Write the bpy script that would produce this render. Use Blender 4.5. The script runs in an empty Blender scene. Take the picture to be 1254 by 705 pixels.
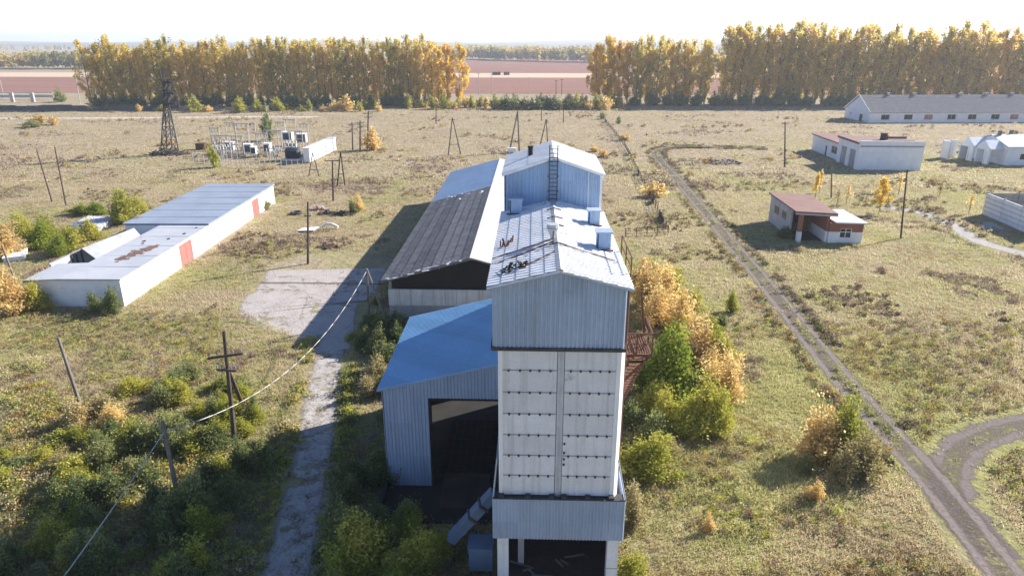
import bpy, math, random
import numpy as np
from mathutils import Vector, Matrix, noise as mnoise
rnd = random.Random(11)
NR = np.random.default_rng(5)
sc = bpy.context.scene
col = sc.collection
# ------------------------------------------------------------------ camera model (photo pixels -> metres)
H = 27.0; F = 836.0; CX = 627.0; CY = 352.5
TH = math.atan(302 / F); YAW = math.atan(28 / (F / math.cos(TH)))
ct, st, cyw, syw = math.cos(TH), math.sin(TH), math.cos(YAW), math.sin(YAW)
def ray(x, y):
    a = (x - CX) / F; b = -(y - CY) / F
    X = a; Y = ct + b * st; Z = -st + b * ct
    return (X * cyw - Y * syw, X * syw + Y * cyw, Z)
def G(x, y, z=0.0):
    d = ray(x, y); t = (z - H) / d[2]
    return Vector((d[0] * t, d[1] * t, z))
def atY(x, y, Y):
    d = ray(x, y); t = Y / d[1]
    return Vector((d[0] * t, Y, H + d[2] * t))
SUN_AZ = math.radians(59); SUN_EL = math.radians(29)

# ------------------------------------------------------------------ materials
def newmat(name):
    m = bpy.data.materials.new(name); m.use_nodes = True
    nt = m.node_tree; nt.nodes.clear()
    return m, nt, nt.nodes, nt.links
def nd(ns, t, **kw):
    n = ns.new(t)
    for k, v in kw.items():
        if k in n.inputs: n.inputs[k].default_value = v
        else: setattr(n, k, v)
    return n
def c4(c): return (c[0], c[1], c[2], 1)
def ramp(ns, stops, interp='LINEAR'):
    r = ns.new('ShaderNodeValToRGB'); e = r.color_ramp.elements; r.color_ramp.interpolation = interp
    while len(e) < len(stops): e.new(0.5)
    for el, (p, c) in zip(e, stops): el.position = p; el.color = c4(c)
    return r
def noise_tex(ns, ls, vec, scale, detail=4, rough=.55, dist=0):
    n = nd(ns, 'ShaderNodeTexNoise'); n.inputs['Scale'].default_value = scale
    n.inputs['Detail'].default_value = detail; n.inputs['Roughness'].default_value = rough
    n.inputs['Distortion'].default_value = dist
    ls.new(vec, n.inputs['Vector']); return n
def mixc(ns, ls, fac, a, b, blend='MIX'):
    m = ns.new('ShaderNodeMix'); m.data_type = 'RGBA'; m.blend_type = blend
    for i, v in ((0, fac), (6, a), (7, b)):
        if hasattr(v, 'is_output') or isinstance(v, bpy.types.NodeSocket): ls.new(v, m.inputs[i])
        else: m.inputs[i].default_value = c4(v) if i else v
    return m.outputs[2]
def math_n(ns, ls, op, a, b=0.0, clamp=False):
    m = ns.new('ShaderNodeMath'); m.operation = op; m.use_clamp = clamp
    for i, v in enumerate((a, b)):
        if isinstance(v, bpy.types.NodeSocket): ls.new(v, m.inputs[i])
        else: m.inputs[i].default_value = v
    return m.outputs[0]
def maprange(ns, ls, v, a, b, c=0.0, d=1.0):
    m = ns.new('ShaderNodeMapRange'); m.clamp = True
    for i, x in enumerate((v, a, b, c, d)):
        if isinstance(x, bpy.types.NodeSocket): ls.new(x, m.inputs[i])
        else: m.inputs[i].default_value = x
    return m.outputs[0]
def surf(name, base, var=None, scale=1.5, rough=.85, bump=.15, bscale=20, streak=None, streak_amt=.5, stain=None, stain_scale=.4, stain_cut=.6, metal=0, streak_scale=3, isl=0, sheetw=0):
    """painted / mineral / metal surface with mottling, vertical streaks and stain patches"""
    m, nt, ns, ls = newmat(name)
    out = ns.new('ShaderNodeOutputMaterial'); p = ns.new('ShaderNodeBsdfPrincipled')
    p.inputs['Roughness'].default_value = rough; p.inputs['Metallic'].default_value = metal
    p.inputs['Specular IOR Level'].default_value = .3
    ls.new(p.outputs[0], out.inputs[0])
    tc = ns.new('ShaderNodeTexCoord').outputs['Object']
    n = noise_tex(ns, ls, tc, scale, 6, .6)
    v = var or tuple(x * .75 for x in base)
    c = mixc(ns, ls, maprange(ns, ls, n.outputs[0], .35, .68), base, v)
    f = noise_tex(ns, ls, tc, scale * 14, 3, .7)
    c = mixc(ns, ls, maprange(ns, ls, f.outputs[0], .45, .75, 0, .35), c, tuple(x * .6 for x in base))
    if streak:
        mp = ns.new('ShaderNodeMapping'); mp.inputs['Scale'].default_value = (streak_scale, streak_scale, .12); ls.new(tc, mp.inputs[0])
        s = noise_tex(ns, ls, mp.outputs[0], 1.2, 5, .65)
        c = mixc(ns, ls, maprange(ns, ls, s.outputs[0], .5, .74, 0, streak_amt), c, streak)
    if stain:
        s2 = noise_tex(ns, ls, tc, stain_scale, 7, .7, .6)
        c = mixc(ns, ls, maprange(ns, ls, s2.outputs[0], stain_cut, stain_cut + .08), c, stain)
    if isl or sheetw:
        if sheetw:      # each sheet of the cladding weathers a little differently
            sp = ns.new('ShaderNodeSeparateXYZ'); ls.new(tc, sp.inputs[0])
            q = math_n(ns, ls, 'FLOOR', math_n(ns, ls, 'MULTIPLY', math_n(ns, ls, 'ADD', sp.outputs[0], sp.outputs[1]), 1 / sheetw))
            q = math_n(ns, ls, 'ADD', q, math_n(ns, ls, 'MULTIPLY', math_n(ns, ls, 'FLOOR', math_n(ns, ls, 'MULTIPLY', sp.outputs[2], .42)), 7.31))
            wn = ns.new('ShaderNodeTexWhiteNoise'); wn.noise_dimensions = '1D'; ls.new(q, wn.inputs['W']); rv = wn.outputs['Value']
        else: rv = ns.new('ShaderNodeNewGeometry').outputs['Random Per Island']
        k = maprange(ns, ls, rv, 0, 1, 1 - (isl or .13), 1.0)
        hv = ns.new('ShaderNodeHueSaturation'); ls.new(k, hv.inputs['Value']); ls.new(c, hv.inputs['Color']); c = hv.outputs[0]
    ls.new(c, p.inputs['Base Color'])
    b = nd(ns, 'ShaderNodeBump'); b.inputs['Strength'].default_value = bump; b.inputs['Distance'].default_value = .05
    bn = noise_tex(ns, ls, tc, bscale, 5, .65); ls.new(bn.outputs[0], b.inputs['Height']); ls.new(b.outputs[0], p.inputs['Normal'])
    return m
def leafmat(name, stops, wscale=.5, trans=.5, obj_amt=.35, isl_amt=.45):
    m, nt, ns, ls = newmat(name)
    out = ns.new('ShaderNodeOutputMaterial')
    geo = ns.new('ShaderNodeNewGeometry'); oi = ns.new('ShaderNodeObjectInfo')
    n = noise_tex(ns, ls, geo.outputs['Position'], wscale, 3, .6)
    a = maprange(ns, ls, n.outputs[0], .3, .7)
    v = math_n(ns, ls, 'MULTIPLY', a, 1 - obj_amt - isl_amt)
    v = math_n(ns, ls, 'ADD', v, math_n(ns, ls, 'MULTIPLY', oi.outputs['Random'], obj_amt))
    v = math_n(ns, ls, 'ADD', v, math_n(ns, ls, 'MULTIPLY', geo.outputs['Random Per Island'], isl_amt))
    r = ramp(ns, stops); ls.new(v, r.inputs[0])
    d = ns.new('ShaderNodeBsdfDiffuse'); t = ns.new('ShaderNodeBsdfTranslucent')
    ls.new(r.outputs[0], d.inputs[0]); ls.new(r.outputs[0], t.inputs[0])
    mx = ns.new('ShaderNodeMixShader'); mx.inputs[0].default_value = trans
    ls.new(d.outputs[0], mx.inputs[1]); ls.new(t.outputs[0], mx.inputs[2]); ls.new(mx.outputs[0], out.inputs[0])
    return m
def field_colour(ns, ls, P, lush_gain=1.0):
    """dry autumn meadow: straw, tan, green and weed-brown patches by world position"""
    sep = ns.new('ShaderNodeSeparateXYZ'); ls.new(P, sep.inputs[0])
    n1 = noise_tex(ns, ls, P, .018, 3, .5, .4)
    n2 = noise_tex(ns, ls, P, .11, 5, .62, .5)
    n3 = noise_tex(ns, ls, P, .55, 5, .7, .3)
    n4 = noise_tex(ns, ls, P, 3.2, 4, .75)
    n5 = noise_tex(ns, ls, P, .045, 5, .6, .8)
    straw = mixc(ns, ls, maprange(ns, ls, n2.outputs[0], .35, .65), (.315, .25, .165), (.25, .195, .125))
    straw = mixc(ns, ls, maprange(ns, ls, n3.outputs[0], .42, .7), straw, (.44, .36, .25))
    green = mixc(ns, ls, maprange(ns, ls, n3.outputs[0], .35, .68), (.25, .245, .09), (.38, .34, .14))
    near = maprange(ns, ls, sep.outputs['Y'], 190, 70, 0, 1)
    east = math_n(ns, ls, 'MULTIPLY', maprange(ns, ls, sep.outputs['X'], 5, 30, 0, .09), maprange(ns, ls, sep.outputs['Y'], 230, 150))
    P0 = P
    g = math_n(ns, ls, 'ADD', math_n(ns, ls, 'MULTIPLY', n2.outputs[0], .6), math_n(ns, ls, 'MULTIPLY', n1.outputs[0], .5))
    g = math_n(ns, ls, 'ADD', g, math_n(ns, ls, 'MULTIPLY', n3.outputs[0], .22))
    gl = math_n(ns, ls, 'ADD', math_n(ns, ls, 'ADD', g, east), math_n(ns, ls, 'MULTIPLY', near, .18 * lush_gain))
    c = mixc(ns, ls, maprange(ns, ls, gl, .71, .90), straw, green)
    br = maprange(ns, ls, n5.outputs[0], .55, .68, 0, .65)
    c = mixc(ns, ls, br, c, mixc(ns, ls, maprange(ns, ls, n4.outputs[0], .4, .6), (.24, .175, .125), (.33, .25, .185)))
    c = mixc(ns, ls, maprange(ns, ls, n4.outputs[0], .5, .72, 0, .55), c, (.085, .07, .035))
    c = mixc(ns, ls, maprange(ns, ls, n4.outputs[0], .42, .3, 0, .5), c, (.42, .34, .2))
    return c, n3, n4
def ground_material():
    m, nt, ns, ls = newmat('dry_meadow')
    out = ns.new('ShaderNodeOutputMaterial'); p = ns.new('ShaderNodeBsdfPrincipled')
    p.inputs['Roughness'].default_value = .95; p.inputs['Specular IOR Level'].default_value = .1
    P = ns.new('ShaderNodeNewGeometry').outputs['Position']
    c, n3, n4 = field_colour(ns, ls, P)
    ls.new(c, p.inputs['Base Color'])
    b = ns.new('ShaderNodeBump'); b.inputs['Strength'].default_value = .8; b.inputs['Distance'].default_value = .5
    n6 = noise_tex(ns, ls, P, 1.3, 6, .7)
    h = math_n(ns, ls, 'ADD', math_n(ns, ls, 'MULTIPLY', n6.outputs[0], .8), math_n(ns, ls, 'MULTIPLY', n4.outputs[0], .25))
    ls.new(h, b.inputs['Height']); ls.new(b.outputs[0], p.inputs['Normal']); ls.new(p.outputs[0], out.inputs[0])
    return m
def strip_material(name, stops, width, edge=.5, rut=None, crack=False, grassy=0.0, nscale=.6, soft=.35, joint=None):
    """earth / concrete strip with ragged, grown-in edges (UV: u along in m, v across in m, 0 in the middle)"""
    m, nt, ns, ls = newmat(name)
    out = ns.new('ShaderNodeOutputMaterial'); p = ns.new('ShaderNodeBsdfPrincipled')
    p.inputs['Roughness'].default_value = .92; p.inputs['Specular IOR Level'].default_value = .15
    P = ns.new('ShaderNodeNewGeometry').outputs['Position']
    uv = ns.new('ShaderNodeUVMap'); sep = ns.new('ShaderNodeSeparateXYZ'); ls.new(uv.outputs[0], sep.inputs[0])
    va = math_n(ns, ls, 'ABSOLUTE', sep.outputs['Y'])
    n1 = noise_tex(ns, ls, P, nscale, 6, .65, .3); n2 = noise_tex(ns, ls, P, nscale * 6, 5, .7)
    r = ramp(ns, stops); ls.new(math_n(ns, ls, 'ADD', math_n(ns, ls, 'MULTIPLY', n1.outputs[0], .6), math_n(ns, ls, 'MULTIPLY', n2.outputs[0], .4)), r.inputs[0])
    c = r.outputs[0]
    jit = math_n(ns, ls, 'MULTIPLY', math_n(ns, ls, 'SUBTRACT', math_n(ns, ls, 'ADD', math_n(ns, ls, 'MULTIPLY', n1.outputs[0], .7), math_n(ns, ls, 'MULTIPLY', n2.outputs[0], .3)), .5), edge * 3.2)
    d = math_n(ns, ls, 'ADD', va, jit)
    alpha = maprange(ns, ls, d, width / 2 - edge, width / 2 - edge - soft)
    if rut:
        off, hw, rutc = rut
        dr = math_n(ns, ls, 'ABSOLUTE', math_n(ns, ls, 'SUBTRACT', va, off))
        rm = maprange(ns, ls, math_n(ns, ls, 'ADD', dr, math_n(ns, ls, 'MULTIPLY', jit, .5)), hw, hw * .45)
        cen = maprange(ns, ls, math_n(ns, ls, 'ADD', n1.outputs[0], n2.outputs[0]), .85, 1.15, .1, .9)
        alpha = math_n(ns, ls, 'MULTIPLY', alpha, math_n(ns, ls, 'MAXIMUM', rm, cen))
        c = mixc(ns, ls, math_n(ns, ls, 'MULTIPLY', rm, maprange(ns, ls, n2.outputs[0], .3, .6, .25, .95)), c, rutc)
    if grassy:
        n3 = noise_tex(ns, ls, P, .35, 6, .7, .5)
        alpha = math_n(ns, ls, 'MULTIPLY', alpha, maprange(ns, ls, n3.outputs[0], grassy + .06, grassy))
    if crack:
        vo = ns.new('ShaderNodeTexVoronoi'); vo.feature = 'DISTANCE_TO_EDGE'; vo.inputs['Scale'].default_value = .16
        mp = ns.new('ShaderNodeVectorMath'); mp.operation = 'ADD'; ls.new(P, mp.inputs[0]); ls.new(n1.outputs[1], mp.inputs[1]); ls.new(mp.outputs[0], vo.inputs['Vector'])
        c = mixc(ns, ls, math_n(ns, ls, 'MULTIPLY', maprange(ns, ls, vo.outputs['Distance'], .02, .0, 0, .75), maprange(ns, ls, n2.outputs[0], .42, .6)), c, (.13, .115, .08))
    if joint:
        sy = ns.new('ShaderNodeSeparateXYZ'); ls.new(P, sy.inputs[0]); nj = noise_tex(ns, ls, P, .5, 4, .6)
        dj = math_n(ns, ls, 'ABSOLUTE', math_n(ns, ls, 'SUBTRACT', math_n(ns, ls, 'ADD', sy.outputs[1], math_n(ns, ls, 'MULTIPLY', math_n(ns, ls, 'SUBTRACT', nj.outputs[0], .5), 1.1)), joint))
        c = mixc(ns, ls, maprange(ns, ls, dj, .42, .12, 0, .9), c, (.10, .085, .06))
    ls.new(c, p.inputs['Base Color']); ls.new(alpha, p.inputs['Alpha'])
    b = ns.new('ShaderNodeBump'); b.inputs['Strength'].default_value = .6; b.inputs['Distance'].default_value = .15
    ls.new(n2.outputs[0], b.inputs['Height']); ls.new(b.outputs[0], p.inputs['Normal']); ls.new(p.outputs[0], out.inputs[0])
    return m

MT = {}
MT['sheet'] = surf('weathered_grey_sheet', (.39, .475, .60), (.335, .41, .53), .5, .5, .05, 8, streak=(.27, .26, .26), streak_amt=.5, sheetw=1.05, stain=(.36, .33, .32), stain_scale=.5, stain_cut=.68)
MT['sheetb'] = surf('pale_blue_sheet', (.32, .46, .66), (.27, .40, .59), .5, .5, .05, 8, streak=(.42, .47, .52), streak_amt=.4, sheetw=1.05)
MT['blue'] = surf('blue_roof_sheet', (.25, .46, .68), (.215, .41, .62), .35, .45, .05, 8, streak=(.30, .52, .72), streak_amt=.4, sheetw=1.1)
MT['paleblue'] = surf('faded_blue_roof_sheet', (.33, .44, .58), (.27, .37, .5), .3, .5, .05, 8)
MT['whiteroof'] = surf('whitewashed_roof_sheet', (.88, .87, .86), (.74, .73, .72), 1.1, .75, .2, 16, stain=(.40, .36, .33), stain_scale=1.3, stain_cut=.62, sheetw=1.0)
MT['pinkroof'] = surf('sunlit_fibre_sheet', (.80, .74, .70), (.68, .61, .57), .6, .9, .3, 10)  # far brighter than the other slope; its sunlight is put into the colour
MT['slate'] = surf('dark_fibre_cement_sheet', (.285, .27, .27), (.17, .16, .165), .9, .9, .4, 9, stain=(.36, .335, .32), stain_scale=1.3, stain_cut=.58, isl=.34, streak=(.33, .31, .30), streak_amt=.35)
MT['panel'] = surf('whitewashed_concrete_panel', (.78, .77, .78), (.69, .68, .69), .8, .9, .25, 14, streak=(.44, .40, .37), streak_amt=.6, isl=.14, stain=(.52, .49, .46), stain_scale=.7, stain_cut=.6)
MT['white'] = surf('limewashed_wall', (.84, .83, .81), (.73, .72, .70), .6, .9, .25, 10, streak=(.5, .47, .42), streak_amt=.3)
MT['whitebrick'] = surf('limewashed_brick', (.84, .85, .86), (.72, .73, .75), .7, .9, .5, 12, stain=(.38, .33, .30), stain_scale=.9, stain_cut=.64)
MT['concrete'] = surf('grey_concrete', (.40, .38, .36), (.30, .285, .27), .6, .92, .3, 14, streak=(.22, .2, .19), streak_amt=.4)
MT['palecon'] = surf('pale_concrete_post', (.5, .48, .46), (.42, .40, .38), 1, .92, .2, 14)
MT['dark'] = surf('dark_boards_and_shade', (.030, .026, .024), (.02, .018, .017), .8, .9, .3, 10)  # near-black stock; inside annex and tower foot it stands in for shade
MT['darkwood'] = surf('dark_brown_boards', (.075, .05, .042), (.05, .034, .03), .9, .9, .4, 10, streak=(.12, .09, .08), streak_amt=.5)
MT['rust'] = surf('rusty_steel', (.15, .065, .04), (.09, .04, .028), 2, .85, .3, 25, stain=(.24, .11, .06), stain_scale=3, stain_cut=.6)
MT['rustroof'] = surf('red_brown_roof', (.245, .135, .105), (.19, .10, .082), .5, .8, .2, 12, stain=(.33, .22, .18), stain_scale=.8, stain_cut=.64)
MT['darksteel'] = surf('dark_steel', (.07, .065, .065), (.045, .04, .04), 1.5, .7, .15, 20)
MT['pole'] = surf('weathered_pole_wood', (.12, .085, .065), (.075, .055, .045), 3, .9, .4, 22, streak=(.2, .16, .13), streak_amt=.5, streak_scale=9)
MT['greywood'] = surf('grey_pole_wood', (.22, .19, .165), (.15, .125, .11), 3, .9, .4, 22, streak=(.3, .27, .24), streak_amt=.5, streak_scale=9)
MT['brick'] = surf('red_brick', (.30, .12, .075), (.24, .095, .06), 2, .9, .4, 14, stain=(.35, .2, .14), stain_scale=2, stain_cut=.6)
MT['redpaint'] = surf('faded_red_gate_paint', (.42, .17, .14), (.36, .145, .12), 1.4, .7, .2, 12, streak=(.55, .3, .25), streak_amt=.5)
MT['glass'] = surf('dark_window_glass', (.03, .035, .04), (.02, .022, .028), 1, .15, 0, 5)
MT['bluegrey'] = surf('dark_blue_transformer_paint', (.07, .10, .13), (.05, .07, .09), 1.5, .6, .1, 12)
MT['galv'] = surf('galvanised_steel', (.46, .47, .48), (.36, .37, .38), 2, .5, .1, 18)
MT['garageroof'] = surf('grey_felt_roof', (.42, .43, .46), (.34, .355, .39), .25, .8, .15, 8, stain=(.30, .31, .34), stain_scale=.35, stain_cut=.6)
MT['garagefar'] = surf('blue_grey_felt_roof', (.25, .29, .36), (.20, .235, .30), .25, .75, .15, 8)
MT['barnroof'] = surf('old_fibre_roof', (.26, .245, .24), (.20, .185, .18), .5, .9, .4, 6, stain=(.36, .34, .32), stain_scale=.5, stain_cut=.6)
MT['lightgreyroof'] = surf('pale_grey_roof', (.55, .56, .58), (.46, .47, .5), .6, .8, .2, 8)
MT['cable'] = surf('pale_cable', (.5, .48, .45), (.42, .4, .38), 3, .7, 0, 20)
MT['rubble'] = surf('rubble_mix', (.20, .165, .14), (.10, .08, .07), 2.5, .95, .6, 12, stain=(.42, .4, .38), stain_scale=3, stain_cut=.6)
MT['birchbark'] = surf('pale_bark', (.27, .21, .14), (.17, .13, .085), 4, .9, .4, 20)
MT['bark'] = surf('dark_bark', (.10, .08, .065), (.065, .05, .042), 4, .9, .5, 20)
MT['insul'] = surf('brown_porcelain', (.30, .29, .28), (.22, .21, .20), 2, .4, 0, 20)
# foliage
LF = {}
LF['poplar'] = leafmat('poplar_leaves', [(.12, (.34, .34, .09)), (.34, (.60, .51, .12)), (.6, (.84, .66, .17)), (.85, (.86, .60, .18))], .09, .6)
LF['poplar_bright'] = leafmat('bright_poplar_leaves', [(.15, (.60, .48, .09)), (.5, (.80, .58, .10)), (.85, (.82, .52, .11))], .1, .6)
LF['green'] = leafmat('green_leaves', [(.15, (.13, .19, .03)), (.5, (.27, .33, .05)), (.85, (.46, .45, .08))], .5, .5)
LF['yg'] = leafmat('yellow_green_leaves', [(.15, (.25, .27, .05)), (.5, (.44, .43, .08)), (.85, (.60, .52, .12))], .5, .45)
LF['orange'] = leafmat('orange_leaves', [(.1, (.54, .40, .17)), (.5, (.79, .58, .25)), (.9, (.87, .72, .31))], .5, .58)
LF['dull'] = leafmat('dull_green_leaves', [(.15, (.13, .17, .065)), (.5, (.25, .28, .11)), (.88, (.46, .43, .17))], .4, .5)
LF['pale'] = leafmat('pale_dry_leaves', [(.15, (.28, .24, .10)), (.5, (.46, .38, .18)), (.85, (.56, .47, .27))], .5, .4)
LF['dark'] = leafmat('dark_green_leaves', [(.15, (.08, .11, .045)), (.5, (.15, .185, .075)), (.85, (.28, .29, .11))], .3, .45)
LF['wood'] = leafmat('far_wood_leaves', [(.15, (.20, .20, .08)), (.4, (.36, .32, .11)), (.62, (.60, .47, .15)), (.88, (.64, .44, .15))], .012, .5, 0, .3)
LF['straw'] = leafmat('straw_blades', [(.1, (.36, .285, .165)), (.5, (.55, .445, .275)), (.9, (.68, .575, .385))], .12, .5, 0, .5)
LF['gblade'] = leafmat('green_blades', [(.1, (.27, .265, .10)), (.5, (.46, .43, .18)), (.9, (.63, .56, .29))], .12, .5, 0, .5)
LF['weed'] = leafmat('dry_weed', [(.1, (.17, .115, .085)), (.5, (.30, .21, .155)), (.9, (.42, .31, .23))], .2, .3, 0, .5)
LF['ochre'] = leafmat('ochre_weed', [(.1, (.30, .20, .07)), (.5, (.42, .27, .10)), (.9, (.46, .34, .14))], .2, .35, 0, .5)

# ------------------------------------------------------------------ mesh builder
class MB:
    def __init__(s): s.v = []; s.f = []; s.m = []
    def add(s, vs, fs, mi=0):
        b = len(s.v); s.v += [tuple(v) for v in vs]
        for f in fs: s.f.append(tuple(b + i for i in f)); s.m.append(mi)
        return s
    def box(s, x0, x1, y0, y1, z0, z1, mi=0):
        return s.add([(x0, y0, z0), (x1, y0, z0), (x1, y1, z0), (x0, y1, z0), (x0, y0, z1), (x1, y0, z1), (x1, y1, z1), (x0, y1, z1)],
                     [(0, 3, 2, 1), (4, 5, 6, 7), (0, 1, 5, 4), (1, 2, 6, 5), (2, 3, 7, 6), (3, 0, 4, 7)], mi)
    def beam(s, a, b, w, h=None, mi=0):
        a = Vector(a); b = Vector(b); d = (b - a).normalized(); h = h or w
        u = d.cross(Vector((0, 0, 1)))
        u = u.normalized() if u.length > 1e-3 else Vector((1, 0, 0))
        n = u.cross(d)
        vs = [q + u * su * w / 2 + n * sn * h / 2 for q in (a, b) for su, sn in ((-1, -1), (1, -1), (1, 1), (-1, 1))]
        return s.add(vs, [(3, 2, 1, 0), (4, 5, 6, 7), (0, 1, 5, 4), (1, 2, 6, 5), (2, 3, 7, 6), (3, 0, 4, 7)], mi)
    def cyl(s, a, b, r0, r1=None, n=8, mi=0, cap=True):
        a = Vector(a); b = Vector(b); d = (b - a).normalized(); r1 = r0 if r1 is None else r1
        u = d.cross(Vector((0, 0, 1)))
        u = u.normalized() if u.length > 1e-3 else Vector((1, 0, 0))
        w = d.cross(u); vs = []
        for q, r in ((a, r0), (b, r1)):
            for k in range(n):
                t = 2 * math.pi * k / n; vs.append(q + u * (r * math.cos(t)) + w * (r * math.sin(t)))
        fs = [(k, (k + 1) % n, n + (k + 1) % n, n + k) for k in range(n)]
        if cap: fs += [tuple(range(n - 1, -1, -1)), tuple(range(n, 2 * n))]
        return s.add(vs, fs, mi)
    def tube(s, pts, r, n=6, mi=0):
        for a, b in zip(pts, pts[1:]): s.cyl(a, b, r, r, n, mi)
        return s
    def prism(s, poly, ext, mi=0):
        n = len(poly); e = Vector(ext); vs = [Vector(p) for p in poly] + [Vector(p) + e for p in poly]
        return s.add(vs, [tuple(range(n - 1, -1, -1)), tuple(range(n, 2 * n))] + [(k, (k + 1) % n, n + (k + 1) % n, n + k) for k in range(n)], mi)
    def slab(s, q, t, mi=0):
        """four-corner slab of thickness t hung below the corners"""
        a = [Vector(p) for p in q]; n = (a[1] - a[0]).cross(a[3] - a[0]).normalized()
        if n.z < 0: n = -n
        return s.prism([p - n * t for p in a], n * t, mi)
    def corr(s, O, U, V, lu, lv, pitch=.22, depth=.045, lap=0, rows=1, mi=0, back=.05, v0=None):
        """ribbed sheet: ribs run along V, repeat along U; lv may be a function of the distance along U; rows overlap like courses"""
        O = Vector(O); U = Vector(U).normalized(); V = Vector(V).normalized(); N = U.cross(V).normalized()
        g = lv if callable(lv) else (lambda x: lv)
        g0 = v0 if callable(v0) else (lambda x: v0 or 0)
        k = max(1, round(lu / pitch)); p = lu / k; prof = []
        for i in range(k):
            prof += [(i * p, 0), (i * p + .35 * p, 0), (i * p + .5 * p, depth), (i * p + .85 * p, depth)]
        prof.append((lu, 0))
        for r in range(rows):
            vs = []
            for x, d in prof:
                a, b = g0(x), g(x); L = (b - a) / rows
                vs.append(O + U * x + V * (a + r * L) + N * (d + lap)); vs.append(O + U * x + V * (a + (r + 1) * L + (lap * 2 if r < rows - 1 else 0)) + N * d)
            s.add(vs, [(2 * i, 2 * i + 2, 2 * i + 3, 2 * i + 1) for i in range(len(prof) - 1)], mi)
        vs = []
        xs = [lu * i / 8 for i in range(9)]
        for x in xs: vs += [O + U * x + V * g0(x) - N * back, O + U * x + V * g(x) - N * back]
        s.add(vs, [(2 * i, 2 * i + 1, 2 * i + 3, 2 * i + 2) for i in range(8)], mi)
        for x in (0, lu):
            s.add([O + U * x + V * g0(x), O + U * x + V * g(x), O + U * x + V * g(x) - N * back, O + U * x + V * g0(x) - N * back], [(0, 1, 2, 3)], mi)
        for i in range(8):
            for fn in (g0, g):
                a, b = xs[i], xs[i + 1]
                s.add([O + U * a + V * fn(a), O + U * b + V * fn(b), O + U * b + V * fn(b) - N * back, O + U * a + V * fn(a) - N * back], [(0, 1, 2, 3)], mi)
        return s
    def wall(s, a, b, z0, z1, th, openings=(), mi=0):
        """straight wall from a to b (xy), thickness th towards its left, with real openings (s0, s1, z0, z1)"""
        a = Vector((a[0], a[1], 0)); b = Vector((b[0], b[1], 0)); L = (b - a).length; d = (b - a) / L; n = Vector((-d.y, d.x, 0))
        xs = sorted({0, L, *[o[0] for o in openings], *[o[1] for o in openings]}); zs = sorted({z0, z1, *[o[2] for o in openings], *[o[3] for o in openings]})
        for x0, x1 in zip(xs, xs[1:]):
            run = []
            for c0, c1 in zip(zs, zs[1:]):
                xm, zm = (x0 + x1) / 2, (c0 + c1) / 2
                if any(o[0] < xm < o[1] and o[2] < zm < o[3] for o in openings): run.append(None)
                elif run and run[-1]: run[-1] = (run[-1][0], c1)
                else: run.append((c0, c1))
            for r in run:
                if r:
                    p0, p1 = a + d * x0, a + d * x1
                    s.prism([(p0.x, p0.y, r[0]), (p1.x, p1.y, r[0]), (p1.x + n.x * th, p1.y + n.y * th, r[0]), (p0.x + n.x * th, p0.y + n.y * th, r[0])], (0, 0, r[1] - r[0]), mi)
        return s
    def build(s, name, mats, parent=None, off=None, smooth=False):
        me = bpy.data.meshes.new(name)
        o = off
        if o is None:
            o = Vector((0, 0, 0)); q = parent; acc = Vector((0, 0, 0))
            while q is not None:
                acc = acc + q.location
                if q.get('_w'): o = acc
                q = q.parent
        me.from_pydata([(v[0] - o[0], v[1] - o[1], v[2] - o[2]) for v in s.v], [], s.f)
        mats = mats if isinstance(mats, (list, tuple)) else [mats]
        for m in mats: me.materials.append(m)
        if len(mats) > 1: me.polygons.foreach_set('material_index', s.m)
        if smooth: me.polygons.foreach_set('use_smooth', [True] * len(me.polygons))
        me.update()
        ob = bpy.data.objects.new(name, me); col.objects.link(ob)
        if parent is not None: ob.parent = parent
        elif off is not None: ob.location = off
        return ob
def tag(o, label=None, cat=None, group=None, kind=None):
    for k, v in (('label', label), ('category', cat), ('group', group), ('kind', kind)):
        if v: o[k] = v
    return o
def thing(name, label, cat, loc=(0, 0, 0), rz=0, group=None, world=False):
    """Empty at the base of a thing; world=True means its parts are written in world metres"""
    o = bpy.data.objects.new(name, None); col.objects.link(o); o.location = loc; o.rotation_euler = (0, 0, rz); o.empty_display_size = .3
    if world: o['_w'] = 1
    return tag(o, label, cat, group)
def dup(root, loc, rz=0, scale=1, label=None):
    r = root.copy(); col.objects.link(r); r.location = loc; r.rotation_euler = (0, 0, rz); r.scale = (scale,) * 3 if not isinstance(scale, tuple) else scale
    if label: r['label'] = label
    for ch in root.children:
        c = ch.copy(); col.objects.link(c); c.parent = r
        for g in ch.children:
            d = g.copy(); col.objects.link(d); d.parent = c
    return r
def npmesh(name, V, Fq, mats, mi=None):
    """mesh from numpy arrays; Fq (n,3) or (n,4)"""
    me = bpy.data.meshes.new(name); k = Fq.shape[1]
    me.vertices.add(len(V)); me.vertices.foreach_set('co', V.astype(np.float32).ravel())
    me.loops.add(Fq.size); me.loops.foreach_set('vertex_index', Fq.astype(np.int32).ravel())
    me.polygons.add(len(Fq)); me.polygons.foreach_set('loop_start', np.arange(0, Fq.size, k, dtype=np.int32))
    for m in mats: me.materials.append(m)
    if mi is not None: me.polygons.foreach_set('material_index', mi.astype(np.int32))
    me.update(calc_edges=True)
    return me
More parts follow.
